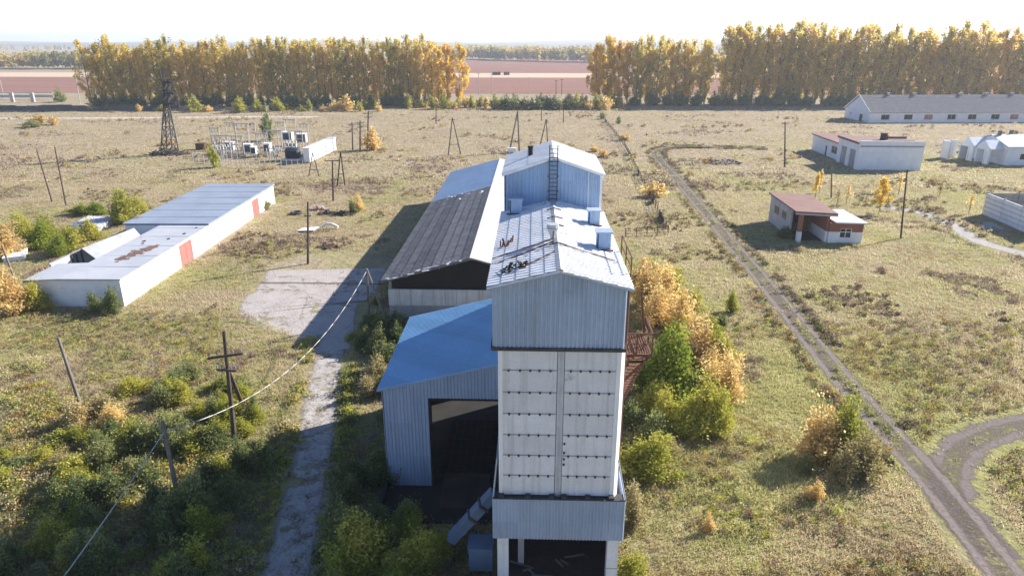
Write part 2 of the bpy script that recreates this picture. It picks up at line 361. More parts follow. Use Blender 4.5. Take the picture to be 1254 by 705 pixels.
# ================================================================== SETTING: ground, fields, roads
def sheet(name, pts, z, mat, uvw=None):
    o = MB(); o.add([(x, y, z) for x, y in pts], [tuple(range(len(pts)))])
    ob = o.build(name, mat); return tag(ob, kind='structure')
gm = ground_material()
sheet('ground', [(-6500, -200), (6500, -200), (6500, 7000), (-6500, 7000)], 0, gm)
def ribbon(name, line, width, z, mat, sub=6, kind='structure', nominal=None):
    P = [Vector((p[0], p[1], 0)) for p in line]; Q = []
    for i in range(len(P) - 1):                       # Catmull-Rom
        p0, p1, p2, p3 = P[max(i - 1, 0)], P[i], P[i + 1], P[min(i + 2, len(P) - 1)]
        for k in range(sub):
            t = k / sub
            Q.append(.5 * ((2 * p1) + (p2 - p0) * t + (2 * p0 - 5 * p1 + 4 * p2 - p3) * t * t + (3 * p1 - p0 - 3 * p2 + p3) * t ** 3))
    Q.append(P[-1]); vs = []; us = []; L = 0
    for i, q in enumerate(Q):
        d = (Q[min(i + 1, len(Q) - 1)] - Q[max(i - 1, 0)]).normalized(); n = Vector((-d.y, d.x, 0))
        if i: L += (q - Q[i - 1]).length
        w = width(L) if callable(width) else width
        for sgn in (-1, 1): vs.append((q.x + n.x * sgn * w / 2, q.y + n.y * sgn * w / 2, z)); us.append((L, sgn * (nominal or w) / 2))
    me = bpy.data.meshes.new(name); me.from_pydata(vs, [], [(2 * i, 2 * i + 1, 2 * i + 3, 2 * i + 2) for i in range(len(Q) - 1)])
    uv = me.uv_layers.new(name='UVMap')
    for lp in me.loops: uv.data[lp.index].uv = us[lp.vertex_index]
    me.materials.append(mat); ob = bpy.data.objects.new(name, me); col.objects.link(ob)
    return tag(ob, kind=kind), Q
earth = [(.3, (.075, .055, .048)), (.5, (.13, .102, .09)), (.72, (.185, .15, .135))]
pale = [(.25, (.27, .23, .205)), (.5, (.39, .345, .32)), (.75, (.45, .41, .385))]
track_m = strip_material('rutted_earth', earth, 4.3, .7, rut=(.82, .42, (.225, .185, .165)))
branch_m = strip_material('bare_earth', earth, 5.4, 1.2, rut=(.95, .6, (.195, .16, .145)), grassy=.585)
lane_m = strip_material('broken_concrete_lane', [(.40, (.12, .09, .07)), (.48, (.33, .295, .265)), (.62, (.50, .465, .44))], 4.2, .7, crack=True, grassy=.555, nscale=.9)
yard_m = strip_material('old_yard_concrete', pale, 16, 1.1, crack=True, grassy=.57, joint=75.6)
road_m = strip_material('pale_gravel_road', [(.25, (.42, .38, .34)), (.6, (.52, .48, .44))], 6.5, .6)
path_m = strip_material('grey_broken_path', [(.25, (.26, .23, .20)), (.6, (.40, .37, .34))], 4.5, .9, grassy=.6)
TRACK = [(62, 186), (52, 187.5), (43, 188.8), (36.5, 187), (32.6, 181.5), (30.7, 170), (29.8, 140), (28.5, 102.4), (27.6, 76.3), (26.6, 56.6), (26.3, 45.5), (26.2, 37.5), (25.6, 30), (24.6, 20)]
_, TQ = ribbon('dirt_track', TRACK, 4.3, .012, track_m)
BRANCH = [(25.9, 31.5), (26.6, 36.5), (28.6, 40.4), (31.6, 43.2), (36.5, 45.6), (44, 47.2)]
_, BQ = ribbon('dirt_track_branch', BRANCH, 5.4, .008, branch_m)
LANE = [(-19.4, 60), (-18.2, 55), (-16.9, 48), (-15.6, 42.5), (-14.4, 36), (-13.3, 30), (-12.2, 22)]
_, LQ = ribbon('concrete_lane', LANE, 4.2, .010, lane_m, nominal=4.2)
YARD = [(-18.6, 57), (-20.2, 61), (-22.6, 64.5), (-24.8, 68.5), (-25.0, 74), (-25.6, 80.9)]
def yard_w(L): return float(np.interp(L, [0, 4.3, 8.6, 13.2, 18.7, 26], [4.2, 6.5, 11.0, 16.2, 16.6, 17.2]))
_, YQ = ribbon('concrete_yard', YARD, yard_w, .014, yard_m, nominal=16)
_, RQ = ribbon('gravel_road', [(-230, 252), (-150, 257), (-110, 262), (-82, 262)], 6.5, .012, road_m)
_, PQ = ribbon('broken_path', [(60, 118), (64.5, 114.5), (65.6, 106), (64, 97), (66.5, 90), (72, 84)], 4.5, .010, path_m)
def fieldmat(name, a, b, c):
    m, nt, ns, ls = newmat(name); out = ns.new('ShaderNodeOutputMaterial'); p = ns.new('ShaderNodeBsdfPrincipled'); p.inputs['Roughness'].default_value = 1; p.inputs['Specular IOR Level'].default_value = .05
    P = ns.new('ShaderNodeNewGeometry').outputs['Position']
    mp = ns.new('ShaderNodeMapping'); mp.inputs['Scale'].default_value = (.01, .09, 1); ls.new(P, mp.inputs[0])
    n = noise_tex(ns, ls, mp.outputs[0], 1, 6, .65); n2 = noise_tex(ns, ls, P, .25, 4, .7)
    cc = mixc(ns, ls, maprange(ns, ls, n.outputs[0], .35, .65), a, b); cc = mixc(ns, ls, maprange(ns, ls, n2.outputs[0], .45, .7, 0, .5), cc, c)
    ls.new(cc, p.inputs['Base Color']); ls.new(p.outputs[0], out.inputs[0]); return m
fa = fieldmat('ploughed_red_earth', (.22, .115, .085), (.28, .15, .115), (.17, .085, .065))
fb = fieldmat('pale_stubble', (.50, .37, .26), (.56, .43, .31), (.42, .32, .2))
sheet('ploughed_field', [(-800, 384), (500, 384), (500, 560), (-900, 560)], .03, fa)
sheet('stubble_field', [(-950, 560), (600, 560), (640, 640), (-1000, 640)], .03, fb)
sheet('far_ploughed_field', [(-420, 640), (640, 640), (760, 1130), (-420, 1130)], .03, fa)
# low rail embankment with a dark ditch bank, left, and a low rise at the belt foot
bank = MB()
for x in range(-260, -110, 6):
    a = x; b = x + 6
    bank.prism([(a, 283, 0), (a, 285.5, 1.7 + .3 * math.sin(x * .21)), (a, 289, 1.7 + .3 * math.sin(x * .21)), (a, 292, 0)], (6.0, 0, 0))
tag(bank.build('embankment', surf('dark_ditch_bank', (.09, .075, .06), (.14, .11, .08), .3, .95, .5, 3)), kind='structure')
# low wooded rises on the horizon
hillm = surf('far_wooded_hills', (.16, .15, .10), (.22, .19, .11), .004, 1, .2, .05)
hb = MB(); 
for (y0, x0, x1, hh, sd) in ((3300, -3800, 3800, 26, 1), (4700, -5600, 5600, 46, 5)):
    n = 90; vs = []
    for i in range(n + 1):
        x = x0 + (x1 - x0) * i / n; z = hh * (.55 + .5 * mnoise.noise(Vector((x * .0011, sd, 0)))) + 3 * mnoise.noise(Vector((x * .02, sd, 4)))
        vs += [(x, y0, -.5), (x, y0 + 150, z * .8), (x, y0 + 400, z), (x, y0 + 900, -.5)]
    hb.add(vs, [(4 * i + k, 4 * i + 4 + k, 4 * i + 5 + k, 4 * i + 1 + k) for i in range(n) for k in range(3)])
tag(hb.build('hills', hillm), kind='structure')

# ================================================================== GRAIN DRYER TOWER
TXL, TXR, TXC = -1.72, 4.12, 1.2
tw = thing('grain_tower', 'tall grain dryer tower of white panels with grey metal cladding on top and skirt', 'tower', (1.2, 28, 0), world=True)
def gable(x, l, r, e, k):     # height of a gable line
    c = (l + r) / 2; return k - abs(x - c) / (c - l) * (k - e)
# white panel body
b = MB(); 
for r in range(7):
    z0 = 6.1 + r * 1.13; b.box(-1.32, 1.17, 28.06, 28.25, z0 + .012, z0 + 1.118); b.box(1.52, 3.86, 28.06, 28.25, z0 + .012, z0 + 1.118)
b.box(-1.5, 4.05, 28.26, 47.9, 3.6, 14.1)
body = b.build('panel_body', MT['panel'], tw)
b = MB(); b.box(1.2, 1.49, 28.03, 28.24, 5.9, 14.05); b.box(1.33, 1.36, 27.99, 28.03, 5.9, 14.05)
b.build('centre_rib', surf('stained_rib', (.60, .60, .61), (.46, .46, .47), 1.4, .9, .25, 14, streak=(.28, .27, .27), streak_amt=.7), tw)
b = MB(); b.box(-1.52, -1.32, 28.0, 28.24, 5.9, 14.05); b.build('corner_post', MT['white'], tw); b = MB(); b.box(3.86, 4.06, 28.0, 28.24, 5.9, 14.05)
b.prism([(4.06, 28.0, 5.6), (4.26, 28.3, 5.6), (4.06, 28.3, 5.6)], (0, 0, 8.4)); b.build('corner_post', MT['white'], tw)
b = MB(); bo = MB()
for r in range(1, 7):
    z = 6.1 + r * 1.13
    b.box(-1.3, 1.15, 28.035, 28.06, z - .022, z + .022); b.box(1.54, 3.84, 28.035, 28.06, z - .022, z + .022)
    for k in range(5):
        for x0, x1 in ((-1.3, 1.15), (1.54, 3.84)):
            x = x0 + (x1 - x0) * (k + .62) / 5.25 + rnd.uniform(-.03, .03)
            bo.cyl((x, 27.96, z), (x, 28.04, z), .052, .052, 8)
for z in (7.9, 8.2, 8.55, 9.05): bo.cyl((1.6, 27.96, z), (1.6, 28.04, z), .05, .05, 8)
b.build('panel_joint', MT['concrete'], tw); bl = bo.build('bolt_heads', MT['rust'], tw); tag(bl, kind='stuff')
# upper cladding
b = MB()
b.corr((TXL, 27.95, 14.05), (1, 0, 0), (0, 0, 1), TXR - TXL, lambda x: gable(TXL + x, TXL, TXR, 17.02, 17.75) - 14.05, .2, .045)
b.corr((TXR, 28, 14.05), (0, 1, 0), (0, 0, 1), 19.9, 2.95, .22, .045)
b.corr((TXL, 47.9, 14.05), (0, -1, 0), (0, 0, 1), 19.9, 2.95, .22, .045)
b.corr((TXR, 47.95, 14.05), (-1, 0, 0), (0, 0, 1), TXR - TXL, 2.95, .22, .045)
b.build('upper_cladding', MT['sheet'], tw)
b = MB(); b.box(TXL - .07, TXR + .07, 27.84, 27.95, 13.93, 14.09); b.box(TXR, TXR + .12, 27.95, 48, 13.93, 14.09); b.box(TXL - .12, TXL, 27.95, 48, 13.93, 14.09)
for k in range(9): x = TXL + .3 + k * .27 + rnd.uniform(-.06, .06); b.box(x, x + rnd.uniform(.08, .2), 27.80, 27.84, 13.97, 14.05)
b.build('drip_flashing', MT['darksteel'], tw)
# roof
b = MB(); sl = math.hypot(2.92 + .22, .79)
for sgn in (-1, 1):
    ex = TXC + sgn * (2.92 + .24); dv = Vector((-sgn * (2.92 + .24), 0, .80))
    if sgn < 0: b.corr((ex, 41.5, 17.0), (0, -1, 0), dv, 13.85, dv.length, .34, .05, lap=.04, rows=5)
    else: b.corr((ex, 27.65, 17.0), (0, 1, 0), dv, 13.85, dv.length, .34, .05, lap=.04, rows=5)
roof = b.build('roof', MT['whiteroof'], tw)
b = MB(); b.slab([(TXC - .17, 27.6, 17.83), (TXC, 27.6, 17.91), (TXC, 41.45, 17.91), (TXC - .17, 41.45, 17.83)], .03); b.slab([(TXC, 27.6, 17.912), (TXC + .17, 27.6, 17.83), (TXC + .17, 41.45, 17.83), (TXC, 41.45, 17.912)], .03)
b.build('ridge_cap', MT['galv'], roof)
b = MB()
for y in (31.4, 34.9, 36.6, 38.6): b.beam((TXC - .42, y, 17.86), (TXC, y, 17.98), .07, .05); b.beam((TXC, y, 17.98), (TXC + .42, y, 17.86), .07, .05)
b.build('ridge_strap', MT['darksteel'], roof)
b = MB()
for sgn in (-1, 1): b.beam((TXC + sgn * 3.18, 27.72, 16.92), (TXC, 27.72, 17.74), .1, .12)
b.build('gable_trim', MT['sheet'], roof)
def roofz(x): return 17.0 + (3.16 - abs(x - TXC)) * .253
def vent(x, y, w, d, h):
    z = roofz(x) - .12; v = MB(); v.corr((x - w / 2, y - d / 2, z), (1, 0, 0), (0, 0, 1), w, h, .18, .02); v.corr((x + w / 2, y - d / 2, z), (0, 1, 0), (0, 0, 1), d, h, .18, .02)
    v.corr((x + w / 2, y + d / 2, z), (-1, 0, 0), (0, 0, 1), w, h, .18, .02); v.corr((x - w / 2, y + d / 2, z), (0, -1, 0), (0, 0, 1), d, h, .18, .02)
    o = v.build('roof_vent', MT['sheetb'], tw)
    c = MB(); c.box(x - w / 2 - .09, x + w / 2 + .09, y - d / 2 - .09, y + d / 2 + .09, z + h + .01, z + h + .09); c.build('vent_cap', MT['sheet'], o)
    f = MB(); f.box(x - w / 2 - .2, x + w / 2 + .12, y - d / 2 - .22, y - d / 2 - .05, roofz(x) + .04, roofz(x) + .10); f.build('flashing', MT['rust'], o)
vent(3.42, 37.6, .62, .62, .95); vent(3.52, 32.9, .66, .66, 1.02); vent(-1.02, 40.3, .72, .8, 1.0)
b = MB(); b.cyl((.98, 32.7, 17.0), (.98, 32.7, 18.0), .12, .12, 12); b.cyl((.98, 32.7, 18.0), (.98, 32.7, 18.35), .14, .3, 12); b.cyl((.98, 32.7, 18.37), (.98, 32.7, 18.55), .3, .29, 12)
b.build('exhaust_cowl', MT['galv'], tw)
b = MB()
for (p, q, r) in (((-1.9, 30.6, 17.05), (1.0, 31.7, 17.95), .035), ((-1.9, 30.9, 17.3), (1.0, 32.0, 18.0), .03), ((-.6, 29.0, 17.45), (1.0, 30.0, 17.95), .03), ((.98, 31.6, 17.7), (.98, 31.6, 18.5), .03), ((1.3, 31.5, 17.9), (3.9, 30.9, 17.25), .025)):
    b.cyl(p, q, r, r, 6)
b.build('rusty_rail', MT['rust'], tw)
b = MB()
for k in range(18):
    x = rnd.uniform(-1.5, -.3); y = 28.9 + .5 * (x + 1.5) + rnd.gauss(0, .28); z = roofz(x) + .05; s_ = rnd.uniform(.05, .15)
    b.beam((x, y, z), (x + rnd.uniform(-.25, .25), y + rnd.uniform(-.25, .25), z + rnd.uniform(.05, .22)), s_, s_ * .6)
tag(b.build('scrap_heap', MT['dark']), 'small black heap of scrap lying on the white tower roof near its gable edge', 'scrap')
b = MB()
for k in range(9):
    x = -1.35 + rnd.uniform(-.3, .3); y = 33.3 + rnd.uniform(-.7, .7); z = roofz(x) + .05; b.beam((x, y, z), (x + rnd.uniform(-.1, .1), y + rnd.uniform(-.2, .2), z + rnd.uniform(.1, .45)), .06, .05)
tag(b.build('bent_scrap', MT['rust']), 'rusty bent scrap ironwork standing on the white tower roof beside the barn side eave', 'scrap')
# edge rail and pipe on the sunny side
b = MB()
for y in (29.4, 31.2, 33): b.cyl((4.45, y, 16.4), (4.45, y, 17.9), .03, .03, 6)
for z in (17.4, 17.9): b.cyl((4.45, 29.4, z), (4.45, 33, z), .028, .028, 6)
b.build('edge_railing', MT['rust'], tw)
b = MB(); b.cyl((4.5, 30.2, 6), (4.5, 30.2, 16.4), .1, .1, 8); b.cyl((4.5, 30.2, 16.4), (4.2, 30.2, 16.8), .1, .1, 8); b.build('dust_pipe', MT['rust'], tw)
# penthouse (rear head house)
PL, PR, PF, PB = TXL - .02, TXR + .05, 41.4, 48.0
b = MB()
b.corr((PL, PF, 16.2), (1, 0, 0), (0, 0, 1), PR - PL, lambda x: gable(PL + x, PL, PR, 19.45, 20.4) - 16.2, .24, .045)
b.corr((PR, PF, 16.2), (0, 1, 0), (0, 0, 1), PB - PF, 3.2, .24, .045); b.corr((PL, PB, 16.2), (0, -1, 0), (0, 0, 1), PB - PF, 3.2, .24, .045)
b.corr((PR, PB, 16.2), (-1, 0, 0), (0, 0, 1), PR - PL, lambda x: gable(PL + x, PL, PR, 19.45, 20.4) - 16.2, .24, .045)
ph = b.build('penthouse', MT['sheetb'], tw)
b = MB(); pc = (PL + PR) / 2
for sgn in (-1, 1):
    ex = pc + sgn * 3.12; dv = Vector((-sgn * 3.12, 0, 1.06))
    if sgn < 0: b.corr((ex, 48.2, 19.42), (0, -1, 0), dv, 7.0, dv.length, .27, .04, lap=.02, rows=2)
    else: b.corr((ex, 41.2, 19.42), (0, 1, 0), dv, 7.0, dv.length, .27, .04, lap=.02, rows=2)
    b.beam((ex, 41.22, 19.36), (pc, 41.22, 20.42), .08, .16)
b.build('penthouse_roof', MT['whiteroof'], ph)
b = MB(); b.cyl((-.2, 44.5, 19.7), (-.2, 44.5, 20.55), .15, .15, 10); b.cyl((-.2, 44.5, 20.55), (-.2, 44.5, 20.65), .19, .19, 10); b.build('flue', MT['dark'], ph)
b = MB(); b.cyl((3.35, 41.33, 17.0), (3.35, 41.33, 19.7), .02, .02, 6)
for k in (0, 1): b.box(PR - .12, PR + .02, 41.30, 41.4, 16.9, 19.4); break
b.build('corner_trim', MT['whiteroof'], ph)
b = MB()
for dx in (-.24, .24): b.beam((TXC + dx, 41.12, 17.7), (TXC + dx, 41.12, 21.2), .06, .06)
for k in range(13): b.beam((TXC - .24, 41.12, 17.95 + k * .25), (TXC + .24, 41.12, 17.95 + k * .25), .04)
for z in (18.4, 19.3, 20.2): b.beam((TXC - .3, 41.14, z), (TXC - .3, 41.36, z), .05); b.beam((TXC + .3, 41.14, z), (TXC + .3, 41.36, z), .05)
b.build('ladder', MT['darksteel'], tw)
# skirt
b = MB()
SKL, SKR = -1.80, 4.62
b.corr((SKL, 27.72, 3.75), (1, 0, 0), (0, 0, 1), SKR - SKL, 2.35, .16, .035); b.corr((SKR, 27.72, 3.75), (0, 1, 0), (0, 0, 1), 12.5, 2.35, .2, .035); b.corr((SKL, 40.2, 3.75), (0, -1, 0), (0, 0, 1), 12.5, 2.35, .2, .035)
b.build('skirt', MT['sheet'], tw)
b = MB(); b.box(SKL, SKR, 27.76, 28.3, 6.0, 6.06); b.box(SKL, SKR, 27.68, 27.76, 6.09, 6.14)
for x in (-1.4, -.1, 1.05, 1.65, 2.8, 3.95): b.box(x - .13, x + .13, 27.72, 27.98, 6.14, 6.24)
b.build('skirt_ledge', MT['darksteel'], tw)
b = MB(); b.cyl((4.2, 28.05, 8.2), (4.62, 27.8, 6.15), .035, .035, 6); b.cyl((-1.6, 28.0, 8.2), (-1.8, 27.8, 6.15), .035, .035, 6); b.build('brace_rod', MT['galv'], tw)
for (x, y) in ((-1.35, 28.05), (4.2, 28.05), (-1.35, 39.5), (4.2, 39.5)):
    c = MB(); c.box(x - .28, x + .28, y, y + .5, 0, 3.72); cc = c.build('column', MT['white'], tw)
    if y < 30 and x > 0: k = MB(); k.box(x - .29, x + .29, y - .012, y + .1, 1.7, 1.74); k.build('cast_joint', MT['concrete'], cc)
c = MB(); c.box(-.62, -.3, 30, 30.3, 0, 3.72); c.build('column', MT['palecon'], tw)
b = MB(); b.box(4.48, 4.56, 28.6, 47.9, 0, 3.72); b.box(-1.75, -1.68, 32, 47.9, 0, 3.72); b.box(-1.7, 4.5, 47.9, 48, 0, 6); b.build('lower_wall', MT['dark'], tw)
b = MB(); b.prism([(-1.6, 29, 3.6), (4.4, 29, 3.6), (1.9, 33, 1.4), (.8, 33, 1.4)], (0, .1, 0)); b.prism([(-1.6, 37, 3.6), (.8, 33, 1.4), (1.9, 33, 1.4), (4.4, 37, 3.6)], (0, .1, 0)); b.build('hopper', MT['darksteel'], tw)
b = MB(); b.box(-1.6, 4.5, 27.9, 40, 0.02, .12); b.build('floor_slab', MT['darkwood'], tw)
b = MB()
for k in range(9): a = (rnd.uniform(-.4, 3.2), rnd.uniform(28.6, 31), .2); b.beam(a, (a[0] + rnd.uniform(-1.2, 1.2), a[1] + rnd.uniform(-.6, .6), .2 + rnd.uniform(0, .15)), .12, .05)
tag(b.build('loose_planks', MT['greywood']), 'loose grey planks lying on the dark floor under the tower skirt', 'planks')
# rusty landing with stair on the sunny side
b = MB(); b.box(4.3, 6.1, 31.55, 31.65, 11.9, 12.1); b.box(4.3, 6.1, 33.95, 34.05, 11.9, 12.1); b.box(6.0, 6.1, 31.66, 33.94, 11.9, 12.1)
for k in range(13): x = 4.36 + k * .13; b.box(x, x + .06, 31.66, 33.94, 12.02, 12.08)
st_ = thing('steel_landing', 'rusty steel landing with railing and stair fixed to the sunny side of the tower', 'landing', (5, 33, 0), world=True)
b.build('platform', MT['rust'], st_)
b = MB()
for (x, y) in ((4.5, 31.6), (5.3, 31.6), (6.08, 31.6), (6.08, 32.8), (6.08, 34)): b.beam((x, y, 12.1), (x, y, 13.2), .07)
b.beam((4.5, 31.6, 13.2), (6.08, 31.6, 13.2), .07); b.beam((6.08, 31.6, 13.2), (6.08, 34, 13.2), .07); b.beam((4.5, 31.6, 12.65), (6.08, 31.6, 12.65), .05); b.beam((6.08, 31.6, 12.65), (6.08, 34, 12.65), .05)
b.beam((6.05, 34, 12.1), (5.75, 34.0, 14.6), .1)
b.build('railing', MT['rust'], st_)
b = MB(); b.beam((6.0, 31.7, 11.9), (4.3, 31.7, 10.0), .1); b.beam((6.0, 33.9, 11.9), (4.3, 33.9, 10.0), .1); b.beam((4.6, 31.7, 11.0), (5.8, 33.9, 11.2), .08); b.build('brace', MT['rust'], st_)
b = MB(); p0, p1 = Vector((4.9, 31.3, 12.0)), Vector((4.9, 38.5, 5.2))
for dx in (0, .8): b.beam(p0 + Vector((dx, 0, 0)), p1 + Vector((dx, 0, 0)), .06, .22); b.beam(p0 + Vector((dx, 0, 1)), p1 + Vector((dx, 0, 1)), .05)
for k in range(18): q = p0.lerp(p1, k / 17); b.box(q.x, q.x + .8, q.y - .12, q.y + .12, q.z - .02, q.z + .02)
b.beam((5.3, 38.4, 0), (5.3, 38.4, 5.2), .16); b.build('stair', MT['rust'], st_)

# ================================================================== DRIVE-THROUGH ANNEX
an = thing('intake_annex', 'corrugated blue grey drive-in annex with a blue lean-to roof beside the tower', 'annex', (-5.5, 37, 0), world=True)
AXL, AXR, AYF, AYB = -9.1, -1.76, 36.8, 48.0
az = lambda x: 7.1 + (x - AXL) * (8.95 - 7.1) / (AXR - AXL)
OX = -6.3
b = MB()
b.corr((AXL, AYF, .15), (1, 0, 0), (0, 0, 1), OX - AXL, lambda x: az(AXL + x) - .2, .21, .045)
b.corr((OX, AYF, 6.5), (1, 0, 0), (0, 0, 1), AXR - OX, lambda x: az(OX + x) - 6.55, .21, .045)
b.corr((AXL, AYB, .15), (0, -1, 0), (0, 0, 1), AYB - AYF, 6.9, .21, .045)
b.corr((AXR, AYB, 6.7), (-1, 0, 0), (0, 0, 1), AXR - AXL, lambda x: az(AXR - x) - 6.75, .21, .045); b.corr((OX, AYB, .15), (-1, 0, 0), (0, 0, 1), OX - AXL, 6.8, .21, .045)
b.build('wall', MT['sheet'], an)
b = MB(); dv = Vector((AXR - AXL + .25, 0, 1.9)); b.corr((AXL - .25, AYB + .2, 7.12), (0, -1, 0), dv, AYB - AYF + .45, dv.length, .25, .04, lap=.015, rows=2, back=.06)
rf = b.build('roof', MT['blue'], an)
b = MB(); b.beam((AXL - .27, AYF - .24, 7.08), (AXR, AYF - .24, 8.98), .06, .14); b.build('verge_trim', MT['sheetb'], rf)
b = MB(); b.box(OX - .05, OX + .15, AYF + .06, AYF + .3, 0, 6.5); b.box(OX, AXR, AYF + .06, AYF + .26, 6.3, 6.5)
for y in (40.5, 44.2): b.box(AXL + .1, AXL + .35, y, y + .25, 0, 7); b.beam((AXL + .2, y + .1, 6.9), (AXR, y + .1, 8.6), .15, .25); b.box(AXR - .3, AXR - .05, y, y + .25, 0, 8.5)
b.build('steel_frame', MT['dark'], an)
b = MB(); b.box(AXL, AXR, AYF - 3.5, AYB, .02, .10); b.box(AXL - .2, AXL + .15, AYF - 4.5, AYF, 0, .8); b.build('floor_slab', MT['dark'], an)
b = MB()
for k in range(9): x = -6 + k * .52; b.box(x - .05, x + .05, 37.4, 45.2, .12, .24)
for k in range(14): y = 37.6 + k * .55; b.box(-6.1, -1.85, y - .04, y + .04, .13, .22)
b.build('floor_grate', MT['dark'], an)  # slab and grate near black so the colour holds the indoor shade
b = MB(); b.slab([(-5.6, 34.6, .14), (-2.6, 34.6, .14), (-2.6, 38, .32), (-5.6, 38, .32)], .1); b.slab([(-3.9, 34.4, .36), (-3.8, 34.4, .36), (-3.8, 38, .46), (-3.9, 38, .46)], .1)
b.build('loading_ramp', surf('shaded_brown_ramp', (.06, .045, .038), (.04, .03, .026), .8, .95, .3, 8), an)  # brown kept very dark, annex shade put into the colour
MT['shadesheet'] = surf('shaded_blue_sheet', (.13, .19, .27), (.09, .13, .19), .8, .6, .2, 10, streak=(.2, .19, .18), streak_amt=.6)  # sheet blue darkened to hold the shade at the tower foot
# conveyor chute and bin beside the tower foot
ch = thing('grain_chute', 'blue grey sheet metal chute sloping down from the tower foot into shrubs', 'chute', (-3, 31, 0), world=True)
b = MB(); p, q = Vector((-1.9, 30.6, 4.3)), Vector((-4.3, 30.2, 1.5)); b.beam(p, q, .62, .5); b.build('trough', MT['shadesheet'], ch)
b = MB(); m_ = (p + q) / 2; d_ = (q - p).normalized(); b.beam(m_ - d_ * .06, m_ + d_ * .06, .82, .62); b.beam(p - d_ * .02 + d_ * .9, p + d_ * 1.0, .82, .62); b.build('band', MT['darksteel'], ch)
b = MB(); b.beam((-4.1, 30.2, 0), (-4.1, 30.2, 1.6), .1); b.beam((-2.9, 30.4, 0), (-2.9, 30.4, 3.0), .1); b.build('leg', MT['darksteel'], ch)
cb = thing('cleaning_cabinet', 'low blue grey sheet metal cabinet under the sloping chute', 'cabinet', (-2.6, 30, 0), world=True)
b = MB(); b.box(-3.2, -1.95, 29.0, 30.1, .5, 1.9); b.build('body', MT['shadesheet'], cb)
b = MB(); b.box(-3.27, -1.9, 28.93, 30.15, 1.91, 1.97); b.build('lid', MT['shadesheet'], cb)
for (x, y) in ((-3.1, 29.1), (-2.05, 29.1), (-3.1, 30), (-2.05, 30)): l = MB(); l.box(x - .05, x + .05, y - .05, y + .05, 0, .5); l.build('leg', MT['darksteel'], cb)

# ================================================================== BARN BEHIND THE TOWER
bn = thing('grain_barn', 'long grain barn behind the tower with dark patched roof, pale blue at its far end', 'barn', (-5.8, 63, 0), world=True)
BXL, BXC, BXR, BYF, BYT, BYB = -14.7, -5.8, 3.1, 62.8, 97.0, 121.2
BE, BR = 5.0, 7.45
dv = Vector((BXC - BXL, 0, BR - BE))
b = MB(); b.corr((BXL, BYT, BE), (0, -1, 0), dv, BYT - BYF + .6, dv.length, .45, .08, lap=.09, rows=9); lr = b.build('roof', MT['slate'], bn); tag(lr, 'dark patched fibre sheet roof slope')
b = MB(); b.corr((BXL, BYB, BE + .03), (0, -1, 0), dv, BYB - BYT, dv.length, .28, .05, lap=.02, rows=3); tag(b.build('roof', MT['paleblue'], bn), 'pale blue metal roof slope')
b = MB(); dv2 = Vector((BXC - BXR, 0, BR - BE)); b.corr((BXR, BYF - .6, BE), (0, 1, 0), dv2, BYB - BYF + .6, dv2.length, .28, .05, lap=.03, rows=6); tag(b.build('roof', MT['pinkroof'], bn), 'pinkish roof slope coloured as sunlit')
b = MB(); b.beam((BXC - .12, BYF - .6, BR + .05), (BXC - .12, BYB, BR + .05), .22, .06)
for k in range(26): a = Vector((BXL + .15 + rnd.random() * 8, BYF - .45 + rnd.gauss(0, .2), 0)); a.z = BE + (a.x - BXL) * .275 + .1; b.beam(a, a + Vector((rnd.uniform(.2, .7), rnd.uniform(-.1, .5), .12)), .25, .03)
for k in range(14): a = Vector((BXL + .4 + rnd.random() * 8, rnd.uniform(92, 98), 0)); a.z = BE + (a.x - BXL) * .275 + .1; b.beam(a, a + Vector((rnd.uniform(-.3, .5), rnd.uniform(-.6, .6), .1)), .35, .03)
b.build('ridge_and_patches', MT['lightgreyroof'], lr)
b = MB()
b.wall((BXL + .45, BYF + .25), (BXR - .45, BYF + .25), 0, 2.25, .3, [(7.2, 7.7, .9, 2.1)]); b.build('plinth_wall', MT['concrete'], bn)
b = MB()
for k in range(15): x = BXL + .45 + k * 1.13; b.box(x, x + 1.11, BYF + .2 + rnd.uniform(0, .03), BYF + .4, 2.27, 3.95)
fp = b.build('front_panel', surf('stained_white_cladding', (.66, .65, .62), (.52, .50, .47), .8, .85, .2, 12, streak=(.34, .27, .2), streak_amt=.6, stain=(.38, .2, .1), stain_scale=.55, stain_cut=.66), bn)
b = MB(); b.prism([(BXL + .5, BYF + .7, 3.9), (BXC, BYF + .7, 3.9), (BXC, BYF + .7, BR - .2), (BXL + .5, BYF + .7, BE - .05)], (0, .12, 0)); b.prism([(BXC, BYF + .7, 3.9), (BXR - .5, BYF + .7, 3.9), (BXR - .5, BYF + .7, BE - .05), (BXC, BYF + .7, BR - .2)], (0, .12, 0)); b.build('gable_boards', MT['dark'], bn)
b = MB()
b.wall((BXL + .45, BYF + .55), (BXL + .45, BYB - .3), 0, 4.9, -.3); b.wall((BXR - .45, BYF + .55), (BXR - .45, BYB - .3), 0, 4.9, .3); b.wall((BXR - .4, BYB - .3), (BXL + .4, BYB - .3), 0, 4.9, -.3); b.build('side_wall', MT['concrete'], bn)
b = MB()
for k in range(6): x = BXL + .9 + k * 1.6; z = BE + (x - BXL) * .275 - .18; b.beam((x, BYF - .5, z), (x, BYF + .7, z), .1, .14)
for sgn in (0, 1): b.beam((BXL if sgn == 0 else BXR, BYF - .58, BE - .05), (BXC, BYF - .58, BR - .05), .06, .16)
b.build('purlin_ends', MT['greywood'], bn)
